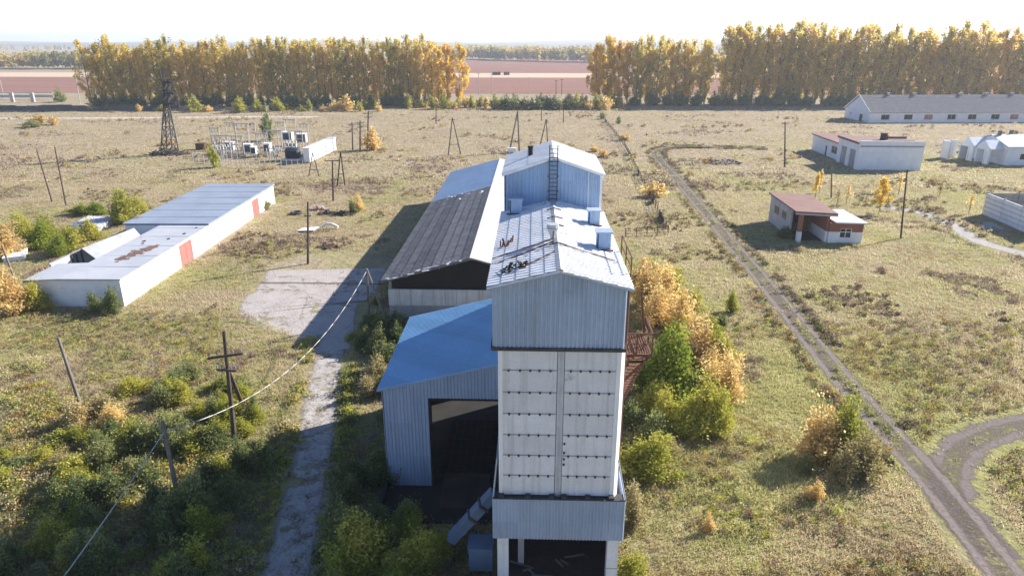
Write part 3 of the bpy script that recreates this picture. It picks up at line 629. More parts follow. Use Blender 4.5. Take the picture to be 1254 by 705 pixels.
# ================================================================== GARAGE ROW (left)
gA = Vector((-44.08, 67.5, 0)); gB = Vector((-45.75, 117.6, 0)); gL = (gB - gA).length; gd = (gB - gA) / gL
grz = math.atan2(gd.y, gd.x) - math.pi / 2
gr = thing('garage_row', 'long low white garage row with flat roof in two heights and red gates', 'garage', gA, grz)
b = MB(); GH = 3.05
b.wall((0, 0), (0, gL), 0, GH, .3, [(13.7, 17.2, 0, 2.75), (39.4, 42.4, 0, 2.75)])
b.box(-.3, .012, gL - .3, gL + .01, 0, GH + .2)
b.build('white_wall', MT['white'], gr)
b = MB(); b.wall((-9.75, .0), (-.3, .0), 0, GH - .02, .3); b.wall((-9.75, 5.2), (-9.75, .3), 0, GH - .02, .3); b.wall((-6.2, 5.2), (-9.45, 5.2), 0, GH - .02, -.3); b.wall((-6.2, 22.5), (-6.2, 5.5), 0, GH - .02, .3)
b.wall((-11.3, gL), (-11.3, 22.5), 0, GH + .1, .3); b.wall((-11.0, 22.5), (-6.2, 22.5), 0, GH + .1, .3); b.wall((-.3, gL), (-11, gL), 0, GH + .1, .3); b.build('end_wall', MT['whitebrick'], gr)
b = MB(); b.slab([(-6.45, -.25, GH + .18), (.22, -.25, GH + .14), (.22, 22.6, GH + .14), (-6.45, 22.6, GH + .18)], .16); b.slab([(-10.1, -.25, GH + .03), (-6.4, -.25, GH + .17), (-6.4, 5.5, GH + .17), (-10.1, 5.5, GH + .03)], .14)
r1 = b.build('roof', MT['garageroof'], gr); tag(r1, 'pale grey felt roof with a brown worn patch')
b = MB(); b.slab([(-11.6, 22.4, GH + .40), (.25, 22.4, GH + .38), (.25, gL + .2, GH + .38), (-11.6, gL + .2, GH + .40)], .26)
for k in range(6): y = 26 + k * 4.3; b.box(-11.5, .2, y, y + .1, GH + .38, GH + .425)
r2 = b.build('roof', MT['garagefar'], gr); tag(r2, 'darker blue grey felt roof')
b = MB()
for k in range(80):
    t = rnd.random(); x = -3.6 + t * 1.5 + rnd.gauss(0, .22); y = 6.6 + t * 5.2 + rnd.gauss(0, .35); a = rnd.random() * 6.28; s_ = rnd.uniform(.32, .55)
    b.beam((x, y, GH + .19), (x + s_ * math.cos(a), y + s_ * math.sin(a), GH + .2), s_, .03)
b.build('torn_patch', surf('brown_torn_felt', (.20, .12, .085), (.14, .085, .065), 2, .95, .4, 10), r1)
for (x, y, s_) in ((-4.7, 14.2, .35), (-4.3, 13.2, .25), (-2.1, 15.3, .3), (-1.2, 17.8, .3), (-.9, 20.8, .22)): b = MB(); b.beam((x, y, GH + .19), (x + s_, y + s_ * .5, GH + .24), s_, .08); b.build('roof_litter', MT['darkwood'], r1)
b = MB()
for k in range(5): y = 4 + k * 4.2; b.box(-6.4, .18, y, y + .06, GH + .165, GH + .185)
b.build('felt_seam', MT['garagefar'], r1)
for (y0, y1) in ((13.7, 17.2), (39.4, 42.4)):
    m_ = (y0 + y1) / 2
    for (a, c) in ((y0 + .04, m_ - .02), (m_ + .02, y1 - .04)):
        g_ = MB(); g_.box(-.14, -.06, a, c, .06, 2.7)
        for z in (.5, 1.35, 2.2): g_.box(-.06, -.02, a + .05, c - .05, z, z + .1)
        n = 7
        for k in range(n): yy = a + (c - a) * (k + .5) / n; g_.box(-.06, -.045, yy - .02, yy + .02, .1, 2.65)
        g_.build('gate', MT['redpaint'], gr)
# ruined shed beside it
rs = thing('ruined_shed', 'ruined white shed with a sagging pale sheet roof half swallowed by bushes', 'shed', G(95, 326), world=True)
zr, ze = 3.1, 2.2
a0, a1 = G(100, 304, zr), G(164, 279, zr); e0, e1 = G(119, 318, ze), G(173, 289, ze); f0, f1 = G(60, 322, ze), G(128, 293, ze)
ruinroof = surf('grey_ruined_sheet', (.42, .43, .45), (.30, .31, .33), .6, .8, .3, 8, stain=(.05, .055, .06), stain_scale=.55, stain_cut=.62)
b = MB(); b.slab([e0, e1, a1, a0], .12); b.build('roof', ruinroof, rs)
b = MB(); b.slab([f0, a0, a0.lerp(a1, .55), f0.lerp(f1, .55)], .12); b.build('roof', ruinroof, rs)
b = MB()
def down(p, z=0): return Vector((p.x, p.y, z))
i0 = a0 + (e0 - a0) * .08; 
b.prism([down(f0), down(f0.lerp(a0, .62)), f0.lerp(a0, .62) - Vector((0, 0, .15)), f0 - Vector((0, 0, .15))], (.05, .3, 0)); b.build('gable_wall', MT['white'], rs)
b = MB(); b.prism([down(e0), down(e1), e1 - Vector((0, 0, .15)), e0 - Vector((0, 0, .15))], (-.25, 0, 0)); b.prism([down(f0), down(f1), f1 - Vector((0, 0, .15)), f0 - Vector((0, 0, .15))], (.25, 0, 0)); b.build('side_wall', MT['whitebrick'], rs)
b = MB(); 
for t in (.66, .8, .96): p = f0.lerp(a0, t); b.beam(down(p), p - Vector((0, 0, .2)), .14)
b.beam(a0 - Vector((0, 0, .1)), e0 - Vector((0, 0, .1)), .14); b.beam(down(e0, .0), e0, .2); b.build('post', MT['darkwood'], rs)
def lowslab(px, z, label, mat, h):
    q = [G(x, y, z) for x, y in px]; o = MB(); n = len(q)
    o.slab(q, .25); s = thing('ruin', label, 'ruin', down(sum(q, Vector()) / n), world=True); o.build('roof_slab', mat, s)
    w = MB(); c = sum(q, Vector()) / n
    qi = [c + (p - c) * .94 for p in q]
    for k in range(n):
        p0, p1 = qi[k], qi[(k + 1) % n]; w.wall((p0.x, p0.y), (p1.x, p1.y), 0, z - .26, .25)
    w.build('wall', MT['whitebrick'], s); return s
lowslab([(84, 276), (120, 277), (142, 266), (108, 264)], .9, 'low flat ruin with a white slab top between the green bushes', MT['lightgreyroof'], 1.5)
lowslab([(2, 316), (30, 313), (36, 296), (12, 298)], .7, 'small pale slab ruin showing between the yellow bushes by the picture edge', MT['white'], 1.4)

# ================================================================== RIGHT-HAND BUILDINGS
def window(root, p, d, w, h, mat=None, fr=.1, bars=1, name='window', depth=.05):
    """framed window on a wall: p = lower left corner, d = unit direction along the wall, outward = d x up"""
    d = Vector(d).normalized(); n = d.cross(Vector((0, 0, 1))); p = Vector(p); f = MB(); up = Vector((0, 0, 1))
    def bar(a, c, w_): f.beam(a + n * .02, c + n * .02, w_, depth * 2)
    bar(p, p + d * w, fr); bar(p + up * h, p + d * w + up * h, fr); bar(p, p + up * h, fr); bar(p + d * w, p + d * w + up * h, fr)
    for k in range(bars): x = w * (k + 1) / (bars + 1); bar(p + d * x, p + d * x + up * h, fr * .7)
    if bars: bar(p + up * h * .62, p + d * w + up * h * .62, fr * .7)
    o = f.build(name, MT['white'], root)
    g = MB(); a = p + d * .03 + n * .012; g.prism([a, a + d * (w - .06), a + d * (w - .06) + up * h, a + up * h], n * .012); g.build('pane', mat or MT['glass'], o)
    return o
# long livestock barn
lb = thing('livestock_barn', 'very long white livestock barn with grey gable roof before the poplars', 'barn', (117.4, 249.0, 0), math.radians(3.6))
LL, LW, LE, LRz = 78.0, 17.5, 3.55, 8.7
wins = [4.2, 12.4, 19.6, 27.9, 35.3, 43.6, 50.4, 57.2, 65, 72]
b = MB(); b.wall((0, 0), (LL, 0), 0, LE, .4, [(x, x + 3.0, 1.15, 2.75) for x in wins]); b.wall((LL, .4), (LL, LW), 0, LE, .4); b.wall((LL - .4, LW), (0, LW), 0, LE, .4)
b.build('wall', MT['white'], lb)
b = MB(); b.wall((0, LW - .4), (0, .4), 0, LE - .01, .4, [(10.2, 12.4, 0, 2.4), (3.4, 4.3, 1.6, 2.4)]); b.prism([(0.02, .1, LE), (.02, LW - .1, LE), (.02, LW / 2, LRz - .25)], (.36, 0, 0)); b.build('gable_wall', MT['whitebrick'], lb)
b = MB(); dv = Vector((0, LW / 2 + .5, LRz - LE + .2)); b.corr((-.3, -.5, LE - .05), (1, 0, 0), dv, LL + .6, dv.length, .5, .05, lap=.04, rows=6)
dv = Vector((0, -LW / 2 - .5, LRz - LE + .2)); b.corr((LL + .3, LW + .5, LE - .05), (-1, 0, 0), dv, LL + .6, dv.length, .5, .05, lap=.04, rows=6)
lrf = b.build('roof', MT['barnroof'], lb)
b = MB(); b.beam((-.34, -.5, LE), (-.34, LW / 2, LRz + .2), .12, .5); b.beam((-.34, LW + .5, LE), (-.34, LW / 2, LRz + .2), .12, .5); b.build('barge_board', MT['white'], lrf)
for x in (10, 19.5, 36.5, 46, 55.5, 62, 71): v = MB(); v.box(x, x + .8, LW / 2 - .4, LW / 2 + .4, LRz - .1, LRz + .75); v.box(x - .12, x + .92, LW / 2 - .52, LW / 2 + .52, LRz + .77, LRz + .87); v.build('roof_vent', MT['palecon'], lrf)
for i, x in enumerate(wins):
    f = MB(); f.box(x, x + .08, .1, .2, 1.15, 2.75); f.box(x + 2.92, x + 3.0, .1, .2, 1.15, 2.75); f.box(x + 1.46, x + 1.54, .1, .2, 1.15, 2.75); f.box(x - .1, x + 3.1, -.08, .2, 1.06, 1.15)
    o = f.build('window', MT['palecon'], lb)
    g = MB(); g.box(x + .02, x + 2.98, .22, .26, 1.15, 2.75); pn = g.build('pane', MT['redpaint'] if i in (2, 6) else MT['dark'], o)
    if i in (2, 6): tag(pn, 'window boarded with faded red boards')
d_ = MB(); d_.box(.12, .2, LW - .4 - 12.4, LW - .4 - 10.2, 0, 2.38); d_.build('door', MT['darkwood'], lb)
# boiler house: local x along front wall, y back
bh = thing('boiler_house', 'white brick boiler house with a flat red brown roof and a dark chimney stump', 'building', (71.9, 154.6, 0), math.radians(-1.5))
BW, BD, BHt = 13.9, 11.5, 5.9
b = MB(); b.wall((0, 0), (BW, 0), 0, BHt + .45, .4); b.wall((BW, .4), (BW, BD), 0, BHt, .4); b.wall((BW - .4, BD), (.0, BD), 0, BHt - .1, .4)
b.wall((0, BD - .4), (0, .4), 0, BHt - .12, .4, [(1.6, 4.6, 0, 4.1), (6.4, 9.6, 0, 4.1)])
b.box(-.03, BW + .03, -.06, 0, BHt + .2, BHt + .46); b.build('wall', MT['whitebrick'], bh)
b = MB(); b.box(.2, BW - .2, -.03, -.004, BHt - .9, BHt - .55); b.build('grey_band', MT['concrete'], bh)
b = MB(); b.slab([(-.35, .42, BHt + .05), (BW + .1, .42, BHt + .05), (BW + .1, BD + .3, BHt + .05), (-.35, BD + .3, BHt + .05)], .35); b.box(-.38, -.2, .42, BD + .3, BHt + .06, BHt + .2); b.box(6.6, 12.2, 1.2, 1.5, BHt + .06, BHt + .5); b.box(8, 13.4, 7.4, 7.7, BHt + .06, BHt + .5)
brf = b.build('roof', MT['rustroof'], bh)
b = MB(); b.cyl((7.2, 5.2, BHt), (7.2, 5.2, BHt + 1.4), .75, .7, 10); b.cyl((8.0, 5.6, BHt), (8.0, 5.6, BHt + 1.0), .4, .4, 8); b.cyl((7.2, 5.2, BHt + 1.4), (7.2, 5.2, BHt + 1.55), .85, .85, 10); b.build('chimney', MT['dark'], brf)
for y0, y1 in ((6.9, 9.9), (1.9, 5.1)):
    y0, y1 = BD - .4 - (9.6 if y0 < 5 else 4.6), BD - .4 - (6.4 if y0 < 5 else 1.6)
    g_ = MB(); g_.box(.15, .22, y0 + .05, (y0 + y1) / 2 - .02, .05, 4.05); g_.box(.15, .22, (y0 + y1) / 2 + .02, y1 - .05, .05, 4.05)
    for z in (.8, 2.2, 3.5): g_.box(.12, .15, y0 + .1, y1 - .1, z, z + .12)
    g_.build('gate', MT['concrete'], bh)
b = MB(); WD = 19; b.wall((.9, BD + WD), (.9, BD + .05), 0, 4.0, .4, [(9, 10.2, 0, 2.4), (13, 16.4, 1.3, 2.9)]); b.wall((9, BD + WD), (1.3, BD + WD), 0, 4.0, -.4); b.wall((9, BD + .05), (9, BD + WD - .4), 0, 4.0, .4)
b.build('wing_wall', MT['white'], bh)
b = MB(); b.slab([(.5, BD + .32, 4.2), (9.3, BD + .32, 4.2), (9.3, BD + WD + .3, 4.2), (.5, BD + WD + .3, 4.2)], .3); b.build('wing_roof', MT['rustroof'], bh)
b = MB(); y0 = BD + WD - 16.4; b.box(1.05, 1.12, y0, y0 + 3.4, 1.3, 2.9); w_ = b.build('window', MT['glass'], bh)
f = MB(); f.box(.95, 1.04, y0 + 1.65, y0 + 1.75, 1.3, 2.9); f.box(.88, 1.04, y0 - .1, y0 + 3.5, 1.2, 1.3); f.build('frame', MT['palecon'], w_)
d_ = MB(); y0 = BD + WD - 10.2; d_.box(1.05, 1.15, y0, y0 + 1.2, 0, 2.38); d_.build('door', MT['darksteel'], bh)
# gatehouse (brick, two roofs), axis aligned
gh = thing('gatehouse', 'small brick gatehouse with red brown canopy roof and a lower white roofed room', 'building', (42, 95, 0), world=True)
b = MB(); b.slab([(36.95, 95.0, 4.55), (42.6, 94.5, 4.38), (43.4, 107.0, 4.38), (37.3, 108.0, 4.55)], .22); b.build('roof', MT['rustroof'], gh)
b = MB(); b.slab([(36.92, 94.94, 4.30), (42.6, 94.44, 4.14), (42.6, 94.62, 4.14), (36.92, 95.12, 4.30)], .2); b.build('fascia', MT['palecon'], gh)
b = MB(); b.wall((37.6, 107.6), (37.6, 98.4), 0, 4.1, .3, [(2.2, 4.2, 1.9, 3.1), (5.6, 7.4, 1.9, 3.1)])
b.build('side_wall', surf('grey_stained_plaster', (.50, .485, .49), (.36, .34, .34), .8, .9, .3, 10, streak=(.25, .22, .2), streak_amt=.7), gh)
b = MB(); b.box(37.63, 37.87, 100.2, 102.0, 1.9, 3.1); b.build('window', MT['glass'], gh); b = MB(); b.box(37.63, 37.87, 103.4, 105.4, 1.9, 3.1); b.build('window', MT['glass'], gh)
b = MB(); b.box(37.7, 38.25, 95.3, 95.85, 1.5, 4.1); b.wall((41.95, 95.4), (41.95, 103), 1.6, 4.1, .3); b.wall((42.9, 107.6), (37.9, 107.6), 0, 4.1, -.3); b.wall((42.9, 103), (42.9, 107.3), 0, 4.1, .3); b.build('brick_wall', MT['brick'], gh)
b = MB(); b.box(37.68, 38.27, 95.28, 95.87, 0, 1.49); b.build('white_plinth', MT['white'], gh); b = MB(); b.wall((41.93, 95.38), (41.93, 103), 0, 1.59, .33); b.build('white_plinth', MT['white'], gh)
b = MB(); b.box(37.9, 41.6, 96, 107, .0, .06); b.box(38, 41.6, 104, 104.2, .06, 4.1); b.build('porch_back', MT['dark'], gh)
b = MB(); b.wall((41.97, 95.1), (46.6, 94.9), 1.62, 2.9, .3, [(1.55, 3.1, 1.62, 2.1)]); b.wall((46.6, 95.2), (46.6, 102.4), 1.6, 2.9, .3); b.wall((46.3, 102.4), (42.3, 102.4), 0, 2.9, -.3); b.build('room_brick', MT['brick'], gh)
b = MB(); b.wall((41.97, 95.08), (46.62, 94.88), 0, 1.6, .33, [(1.55, 3.1, .75, 1.6)]); b.wall((46.62, 95.2), (46.62, 102.4), 0, 1.59, .33); b.build('room_plinth', MT['white'], gh)
window(gh, (43.5, 95.12, .75), (1, -.043, 0), 1.55, 1.35, fr=.12)
b = MB(); b.slab([(42.55, 94.6, 3.1), (46.95, 94.4, 3.05), (46.95, 102.8, 3.05), (42.55, 102.8, 3.1)], .18); b.build('room_roof', MT['lightgreyroof'], gh)
# ruined white house far right
rh = thing('derelict_house', 'derelict white house with pale grey roof and two broken gabled porches', 'house', (108.7, 161.5, 0), math.radians(4))
b = MB(); b.wall((0, 0), (22, 0), 0, 4.3, .4, [(3.3, 5.4, 1.3, 2.6), (9, 11, 1.3, 2.6)]); b.wall((22, .4), (22, 12), 0, 4.3, .4); b.wall((21.6, 12), (0, 12), 0, 4.3, .4); b.wall((0, 11.6), (0, .4), 0, 4.28, .4, [(2, 4, 0, 2.6)]); b.prism([(.03, .1, 4.3), (.03, 11.9, 4.3), (.03, 6, 6.0)], (.3, 0, 0)); b.build('wall', MT['whitebrick'], rh)
b = MB(); b.slab([(-.3, -.4, 4.25), (22.3, -.4, 4.25), (22.3, 6, 6.3), (-.3, 6, 6.3)], .18); b.slab([(22.3, 12.4, 4.25), (-.3, 12.4, 4.25), (-.3, 6, 6.302), (22.3, 6, 6.302)], .18); b.build('roof', MT['lightgreyroof'], rh)
for (x, y) in ((1.2, 5.4), (4.8, 6.5)): c = MB(); c.box(x, x + .6, y, y + .6, 5.6, 7.2); c.build('chimney', MT['rubble'], rh)
b = MB()
for (x, y0, y1) in ((-3.4, 1.0, 5.2), (-3.9, 5.8, 10.4)):
    m_ = (y0 + y1) / 2
    for (p, q) in (((x, y0, 0), (x, y0, 3.6)), ((x, y1, 0), (x, y1, 3.6)), ((x, y0, 3.6), (x, m_, 5.2)), ((x, y1, 3.6), (x, m_, 5.2)), ((x, m_ - .7, 0), (x, m_ - .7, 3.4)), ((x, y0, 3.4), (x, y1, 3.4))): b.beam(p, q, .35, .35)
    b.box(x, x + 3.2, y1 - .2, y1, 0, 3.5); b.box(x - .05, x + .1, y0, m_ - .9, 0, 3.3)
    b.prism([(x - .1, y0, 3.55), (x - .1, m_, 5.25), (x - .1, y1, 3.55)], (.2, 0, 0)); b.slab([(x, y0 - .3, 3.6), (.2, y0 - .3, 3.6), (.2, m_, 5.4), (x, m_, 5.4)], .15); b.slab([(.2, y1 + .3, 3.6), (x, y1 + .3, 3.6), (x, m_, 5.402), (.2, m_, 5.402)], .15)
b.build('porch', MT['whitebrick'], rh)
b = MB(); b.wall((-7.6, 12), (-7.6, 9), 0, 4.2, .3); b.wall((-7.3, 12), (-3.8, 12), 0, 4.2, -.3); b.build('broken_wall', MT['white'], rh)
for x0, x1 in ((3.3, 5.4), (9, 11)): b = MB(); b.box(x0, x1, .2, .26, 1.3, 2.6); b.build('window', MT['glass'], rh)
# white ribbed panel enclosure
pe = thing('panel_enclosure', 'white concrete panel enclosure with dark horizontal grooves beside a broken path', 'enclosure', (74.2, 105, 0), world=True)
p0 = Vector((74.6, 113.0, 0)); p1 = Vector((73.6, 98.5, 0)); dd = (p1 - p0).normalized(); nn = Vector((-dd.y, dd.x, 0))
b = MB()
for k in range(3):
    a = p0 + dd * (k * 4.9); c = p0 + dd * (k * 4.9 + 4.78)
    for z in range(5): b.wall((a.x, a.y), (c.x, c.y), .05 + z * .72, .05 + z * .72 + .62, -.14)
b.build('panel', MT['white'], pe)
b = MB(); b.wall((p0.x + .06, p0.y), (p1.x + .06, p1.y), 0, 3.55, -.06); b.build('groove_backing', MT['concrete'], pe)
b = MB()
for k in range(4): a = p0 + dd * (k * 4.9 - .06); b.box(a.x - .12, a.x + .2, a.y - .12, a.y + .12, 0, 3.75)
b.build('post', MT['palecon'], pe)
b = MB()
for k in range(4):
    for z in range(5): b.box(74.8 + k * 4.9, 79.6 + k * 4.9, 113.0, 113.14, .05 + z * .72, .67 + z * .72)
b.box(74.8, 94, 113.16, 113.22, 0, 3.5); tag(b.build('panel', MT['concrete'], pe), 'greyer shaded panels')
b = MB(); b.slab([(68.6, 103.2, .2), (71.6, 102.4, .2), (72.3, 106.8, .2), (69.6, 107.6, .2)], .18); tag(b.build('fallen_slab', MT['concrete']), 'pale concrete slab lying in the shadow before the white panel enclosure', 'slab')
# rubble pile, mound
def pile(name, label, cat, c, rx, ry, hz, n, mats, smin=.2, smax=.8):
    o = MB()
    for k in range(n):
        a = rnd.random() * 6.28; r = math.sqrt(rnd.random()); x = rx * r * math.cos(a); y = ry * r * math.sin(a); z = hz * (1 - r * r) * rnd.random()
        d = Vector((rnd.gauss(0, 1), rnd.gauss(0, 1), rnd.gauss(0, .4))).normalized() * rnd.uniform(smin, smax)
        o.beam((x, y, z + .05), (x + d.x, y + d.y, z + .1 + abs(d.z)), rnd.uniform(.1, .4), rnd.uniform(.06, .25), rnd.randrange(len(mats)))
    n0 = 14; o.add([(rx * .95 * math.cos(6.28 * k / n0), ry * .95 * math.sin(6.28 * k / n0), 0) for k in range(n0)] + [(0, 0, hz * .75)], [(k, (k + 1) % n0, n0) for k in range(n0)], 0)
    ob = o.build(name, mats); ob.location = c; return tag(ob, label, cat)
pile('rubble_pile', 'low pile of grey and dark rubble in the meadow near the dirt track bend', 'rubble', G(886, 200), 4.2, 2.6, .9, 90, [MT['rubble'], MT['palecon'], MT['dark']])
pile('rubble_pile', 'dark rubble mound around the foot of the lattice pylon', 'rubble', G(207, 189), 5.4, 3.4, 1.3, 110, [MT['darkwood'], MT['rubble']], .3, 1.2)
pile('scrap_pile', 'dark heap of scrap beside the orange bush near the barn', 'scrap', G(412, 262), 3.4, 1.2, .6, 40, [MT['darkwood'], MT['dark']], .2, .8)
pile('scrap_pile', 'brownish earth heap in the grass beyond the yard', 'heap', G(400, 303), 1.8, 1.1, .5, 26, [MT['darkwood'], MT['rust']], .1, .5)
b = MB(); pp = [G(393, 278, .35), G(400, 273.5, .8), G(407, 274.5, .7), G(414, 278, .3)]
b.tube(pp, .22, 8); o = b.build('bent_pipe', MT['white']); tag(o, 'bent white pipe lying in the grass behind the lone pole', 'pipe')
b = MB(); c = G(378, 283); b.slab([c + Vector((-1.6, -.7, .25)), c + Vector((1.0, -.7, .35)), c + Vector((1.4, .8, .5)), c + Vector((-1.0, .9, .3))], .12); tag(b.build('white_sheet', MT['white']), 'flat white sheet lying on the grass at the lone pole', 'sheet')
b = MB(); c = G(363, 262)
for k in range(16): t0, t1 = 6.283 * k / 16, 6.283 * (k + 1) / 16; b.cyl(c + Vector((.8 * math.cos(t0), .8 * math.sin(t0), .22)), c + Vector((.8 * math.cos(t1), .8 * math.sin(t1), .22)), .22, .22, 8)
tag(b.build('tyre', MT['darksteel']), 'old tractor tyre lying flat in the grass near the lone pole', 'tyre')
pile('scrap_pile', 'small red and grey scrap scatter just beyond the lone pole', 'scrap', G(390, 257), 1.8, .8, .4, 22, [MT['redpaint'], MT['galv']], .2, .7)
b = MB(); c = G(627, 187.5); b.box(c.x - 1.1, c.x + 1.1, c.y - .7, c.y + .7, .45, 1.35); b.cyl((c.x - .6, c.y - .72, .4), (c.x - .6, c.y + .72, .4), .35, .35, 10); b.cyl((c.x + .6, c.y - .72, .4), (c.x + .6, c.y + .72, .4), .35, .35, 10)
tag(b.build('trailer_tank', MT['white']), 'small white tank trailer parked under the A-frame poles', 'tank')
for (x, w, lab) in ((608, 7, 'wider dark stack standing on the pale stubble strip'), (620.5, 5, 'narrower dark stack standing on the pale stubble strip')):
    c = G(x, 92); o = MB()
    for k in range(3): o.prism([(c.x - w / 2 + k * w / 3, c.y - 2, 0), (c.x - w / 2 + (k + 1) * w / 3 - .1, c.y - 2, 0), (c.x - w / 2 + (k + 1) * w / 3 - .25, c.y - 2, 2.4 + .3 * rnd.random()), (c.x - w / 2 + k * w / 3 + .15, c.y - 2, 2.4)], (0, 4, 0))
    tag(o.build('hay_stack', surf('old_dark_hay', (.05, .03, .025), (.035, .022, .02), .6, 1, .5, 3)), lab, 'stack', 'dark stacks on the stubble')

# ================================================================== POLES, PYLON, SUBSTATION
def polebase(bx, by, tx, ty, label, cat='pole', group=None, name='utility_pole', r=.13, mat='pole', arms=(), strut=None, cap=True):
    g = G(bx, by); t = atY(tx, ty, g.y); h = t - g
    root = thing(name, label, cat, g, group=group); o = MB(); o.cyl((0, 0, -.2), h, r * 1.15, r * .75, 8); o.build('post', MT[mat], root)
    for (f, w, ang) in arms:
        q = h * f; d = Vector((math.cos(ang), math.sin(ang), .02)) * w / 2; a = MB(); a.beam(q - d + Vector((0, -r, 0)), q + d + Vector((0, -r, 0)), .12, .14); am = a.build('crossarm', MT[mat], root)
        for s_ in (-.92, -.45, .45, .92):
            i_ = MB(); p = q + d * s_ + Vector((0, -r, .06)); i_.cyl(p, p + Vector((0, 0, .14)), .02, .02, 5); i_.cyl(p + Vector((0, 0, .14)), p + Vector((0, 0, .30)), .07, .05, 7)
            i_.build('insulator', MT['insul'], am)
    if strut:
        sx, sy, f = strut; e = G(sx, sy) - g; s = MB(); s.cyl(e, h * f, r, r * .8, 8); s.build('strut', MT[mat], root)
    return root, g, h
polebase(377, 323, 377, 247, 'dark lone wooden pole standing at the far edge of the concrete yard', arms=((.78, .9, 0),), r=.15)
polebase(961, 205, 961.5, 149, 'wooden pole with small crossarm between the dirt track and the boiler house', arms=((.96, 1.8, .3),), r=.16, mat='darkwood')
polebase(1103, 292, 1111, 208, 'tall thin pole leaning slightly beside the brick gatehouse', arms=(), r=.12, mat='darkwood')
b = MB(); g = G(1103, 292); t = atY(1111, 208, g.y); b.beam(t + Vector((-.05, 0, -1.6)), t + Vector((-1.1, -.2, -1.1)), .06); b.beam(t + Vector((-1.1, -.2, -1.1)), t + Vector((-1.7, -.2, -1.2)), .16, .1); o = b.build('lamp_arm', MT['darksteel'], [x for x in col.objects if x.get('label', '').startswith('tall thin pole')][0], off=g)
polebase(1018, 243, 1018.5, 205, 'short grey wooden post among thin saplings behind the gatehouse', r=.14, mat='greywood')
polebase(64, 247, 45, 184, 'strongly leaning bare pole in the open meadow, nearer the picture edge', r=.12)
polebase(81, 252, 67, 180, 'less leaning bare pole standing beside a strongly leaning one', r=.12)
polebase(22, 352, 2, 300, 'leaning wooden pole rising out of the yellow bush at the garage end', r=.12, mat='greywood')
polebase(100, 500, 71, 413, 'bare leaning wooden pole above an ochre shrub in the foreground meadow', r=.14, mat='greywood')
r_, g, h = polebase(288, 545, 274, 405, 'dark wooden pole with two crossarms and a leaning strut in the thicket', arms=((.80, 2.2, .35), (.68, 1.5, -.15)), r=.16, strut=(299, 500, .70))
for k, (x, y) in enumerate(((243, 503), (250, 506), (257, 498))):
    o = MB(); a = h * .68 + Vector((-.6 + .35 * k, -.1, 0)); e = G(x, y) - g; pts = [a.lerp(e, t / 8) - Vector((0, 0, .5 * math.sin(math.pi * t / 8))) for t in range(9)]; o.tube(pts, .018, 5); o.build('slack_wire', MT['cable'], r_)
r_, gs, hs = polebase(222, 628, 199, 516, 'bare grey pole rising from the shaded thicket with a pale cable tied on', r=.14, mat='greywood')
for f in (.97, .9, .83): o = MB(); o.cyl(hs * f + Vector((-.16, -.1, 0)), hs * f + Vector((-.16, -.1, .16)), .05, .05, 7); o.build('insulator', MT['insul'], r_)
def aframe(b1, b2, top, label, bar=.3, name='a_frame_pole', r=.14, arm=None, mat='pole', group=None):
    g = G(*b1); e = G(*b2); e = Vector((e.x, g.y + (e.y - g.y) * .4, 0)); t = atY(top[0], top[1], (g.y + e.y) / 2); root = thing(name, label, 'pole', g, group=group)
    for q in (Vector((0, 0, 0)), e - g): o = MB(); o.cyl(q, t - g, r * 1.1, r * .8, 8); o.build('leg', MT[mat], root)
    if bar: o = MB(); o.beam((e - g) * .0 + (t - g) * bar, (e - g).lerp(t - g, bar), .12); o.build('crossbar', MT[mat], root)
    if arm: o = MB(); q = (t - g) * .95; o.beam(q - Vector((arm / 2, 0, 0)), q + Vector((arm / 2, 0, 0)), .12); o.build('crossarm', MT[mat], root)
    return root, g, t
aframe((549, 190), (565, 188), (554, 144), 'free-standing dark A-frame pole in the open meadow beyond the barn', .28, arm=1.6)
aframe((636, 186), (624, 186), (634, 136), 'grey A-frame pole pair beside the small white tank', 0, arm=.0, mat='greywood', r=.2)
aframe((671, 184), (660, 183), (669, 146), 'dark A-frame pole rising behind the tower roof', 0, arm=.8)
aframe((1, 1), (1, 1), (1, 1), '', 0) if False else None
rA, gA_, tA = aframe((476, 402), (462, 372), (449, 329), 'pale weathered A-frame pole holding the cable at the barn corner', 0, mat='greywood', r=.12)
polebase(441, 187, 441, 148, 'dark pole with short arms, first of the three beside the orange bush', arms=((.93, 2.2, .1), (.8, 1.6, .1)), r=.2, mat='darkwood')
polebase(432, 184, 431, 150, 'dark slender pole on the substation side of a cluster of three', arms=((.93, 1.8, .1),), r=.16, mat='darkwood')
polebase(450, 183, 451, 136, 'tallest dark pole with crossarms in the cluster at the orange bush', arms=((.94, 2.4, .1), (.84, 2.0, .1)), r=.2, mat='darkwood')
polebase(408, 246, 407, 196, 'dark T-shaped pole nearest the barn, before a ladder-like frame', arms=((.985, 2.6, 0),), r=.15, mat='darkwood')
aframe((413, 228), (424, 226), (417, 186), 'dark A-frame pole with rungs between the T-shaped pole and white kiosk', .35, mat='darkwood', r=.12)
aframe((378, 216), (389, 218), (383, 187), 'thin dark A-frame support at the end of the white kiosk', .3, mat='darkwood', r=.1)
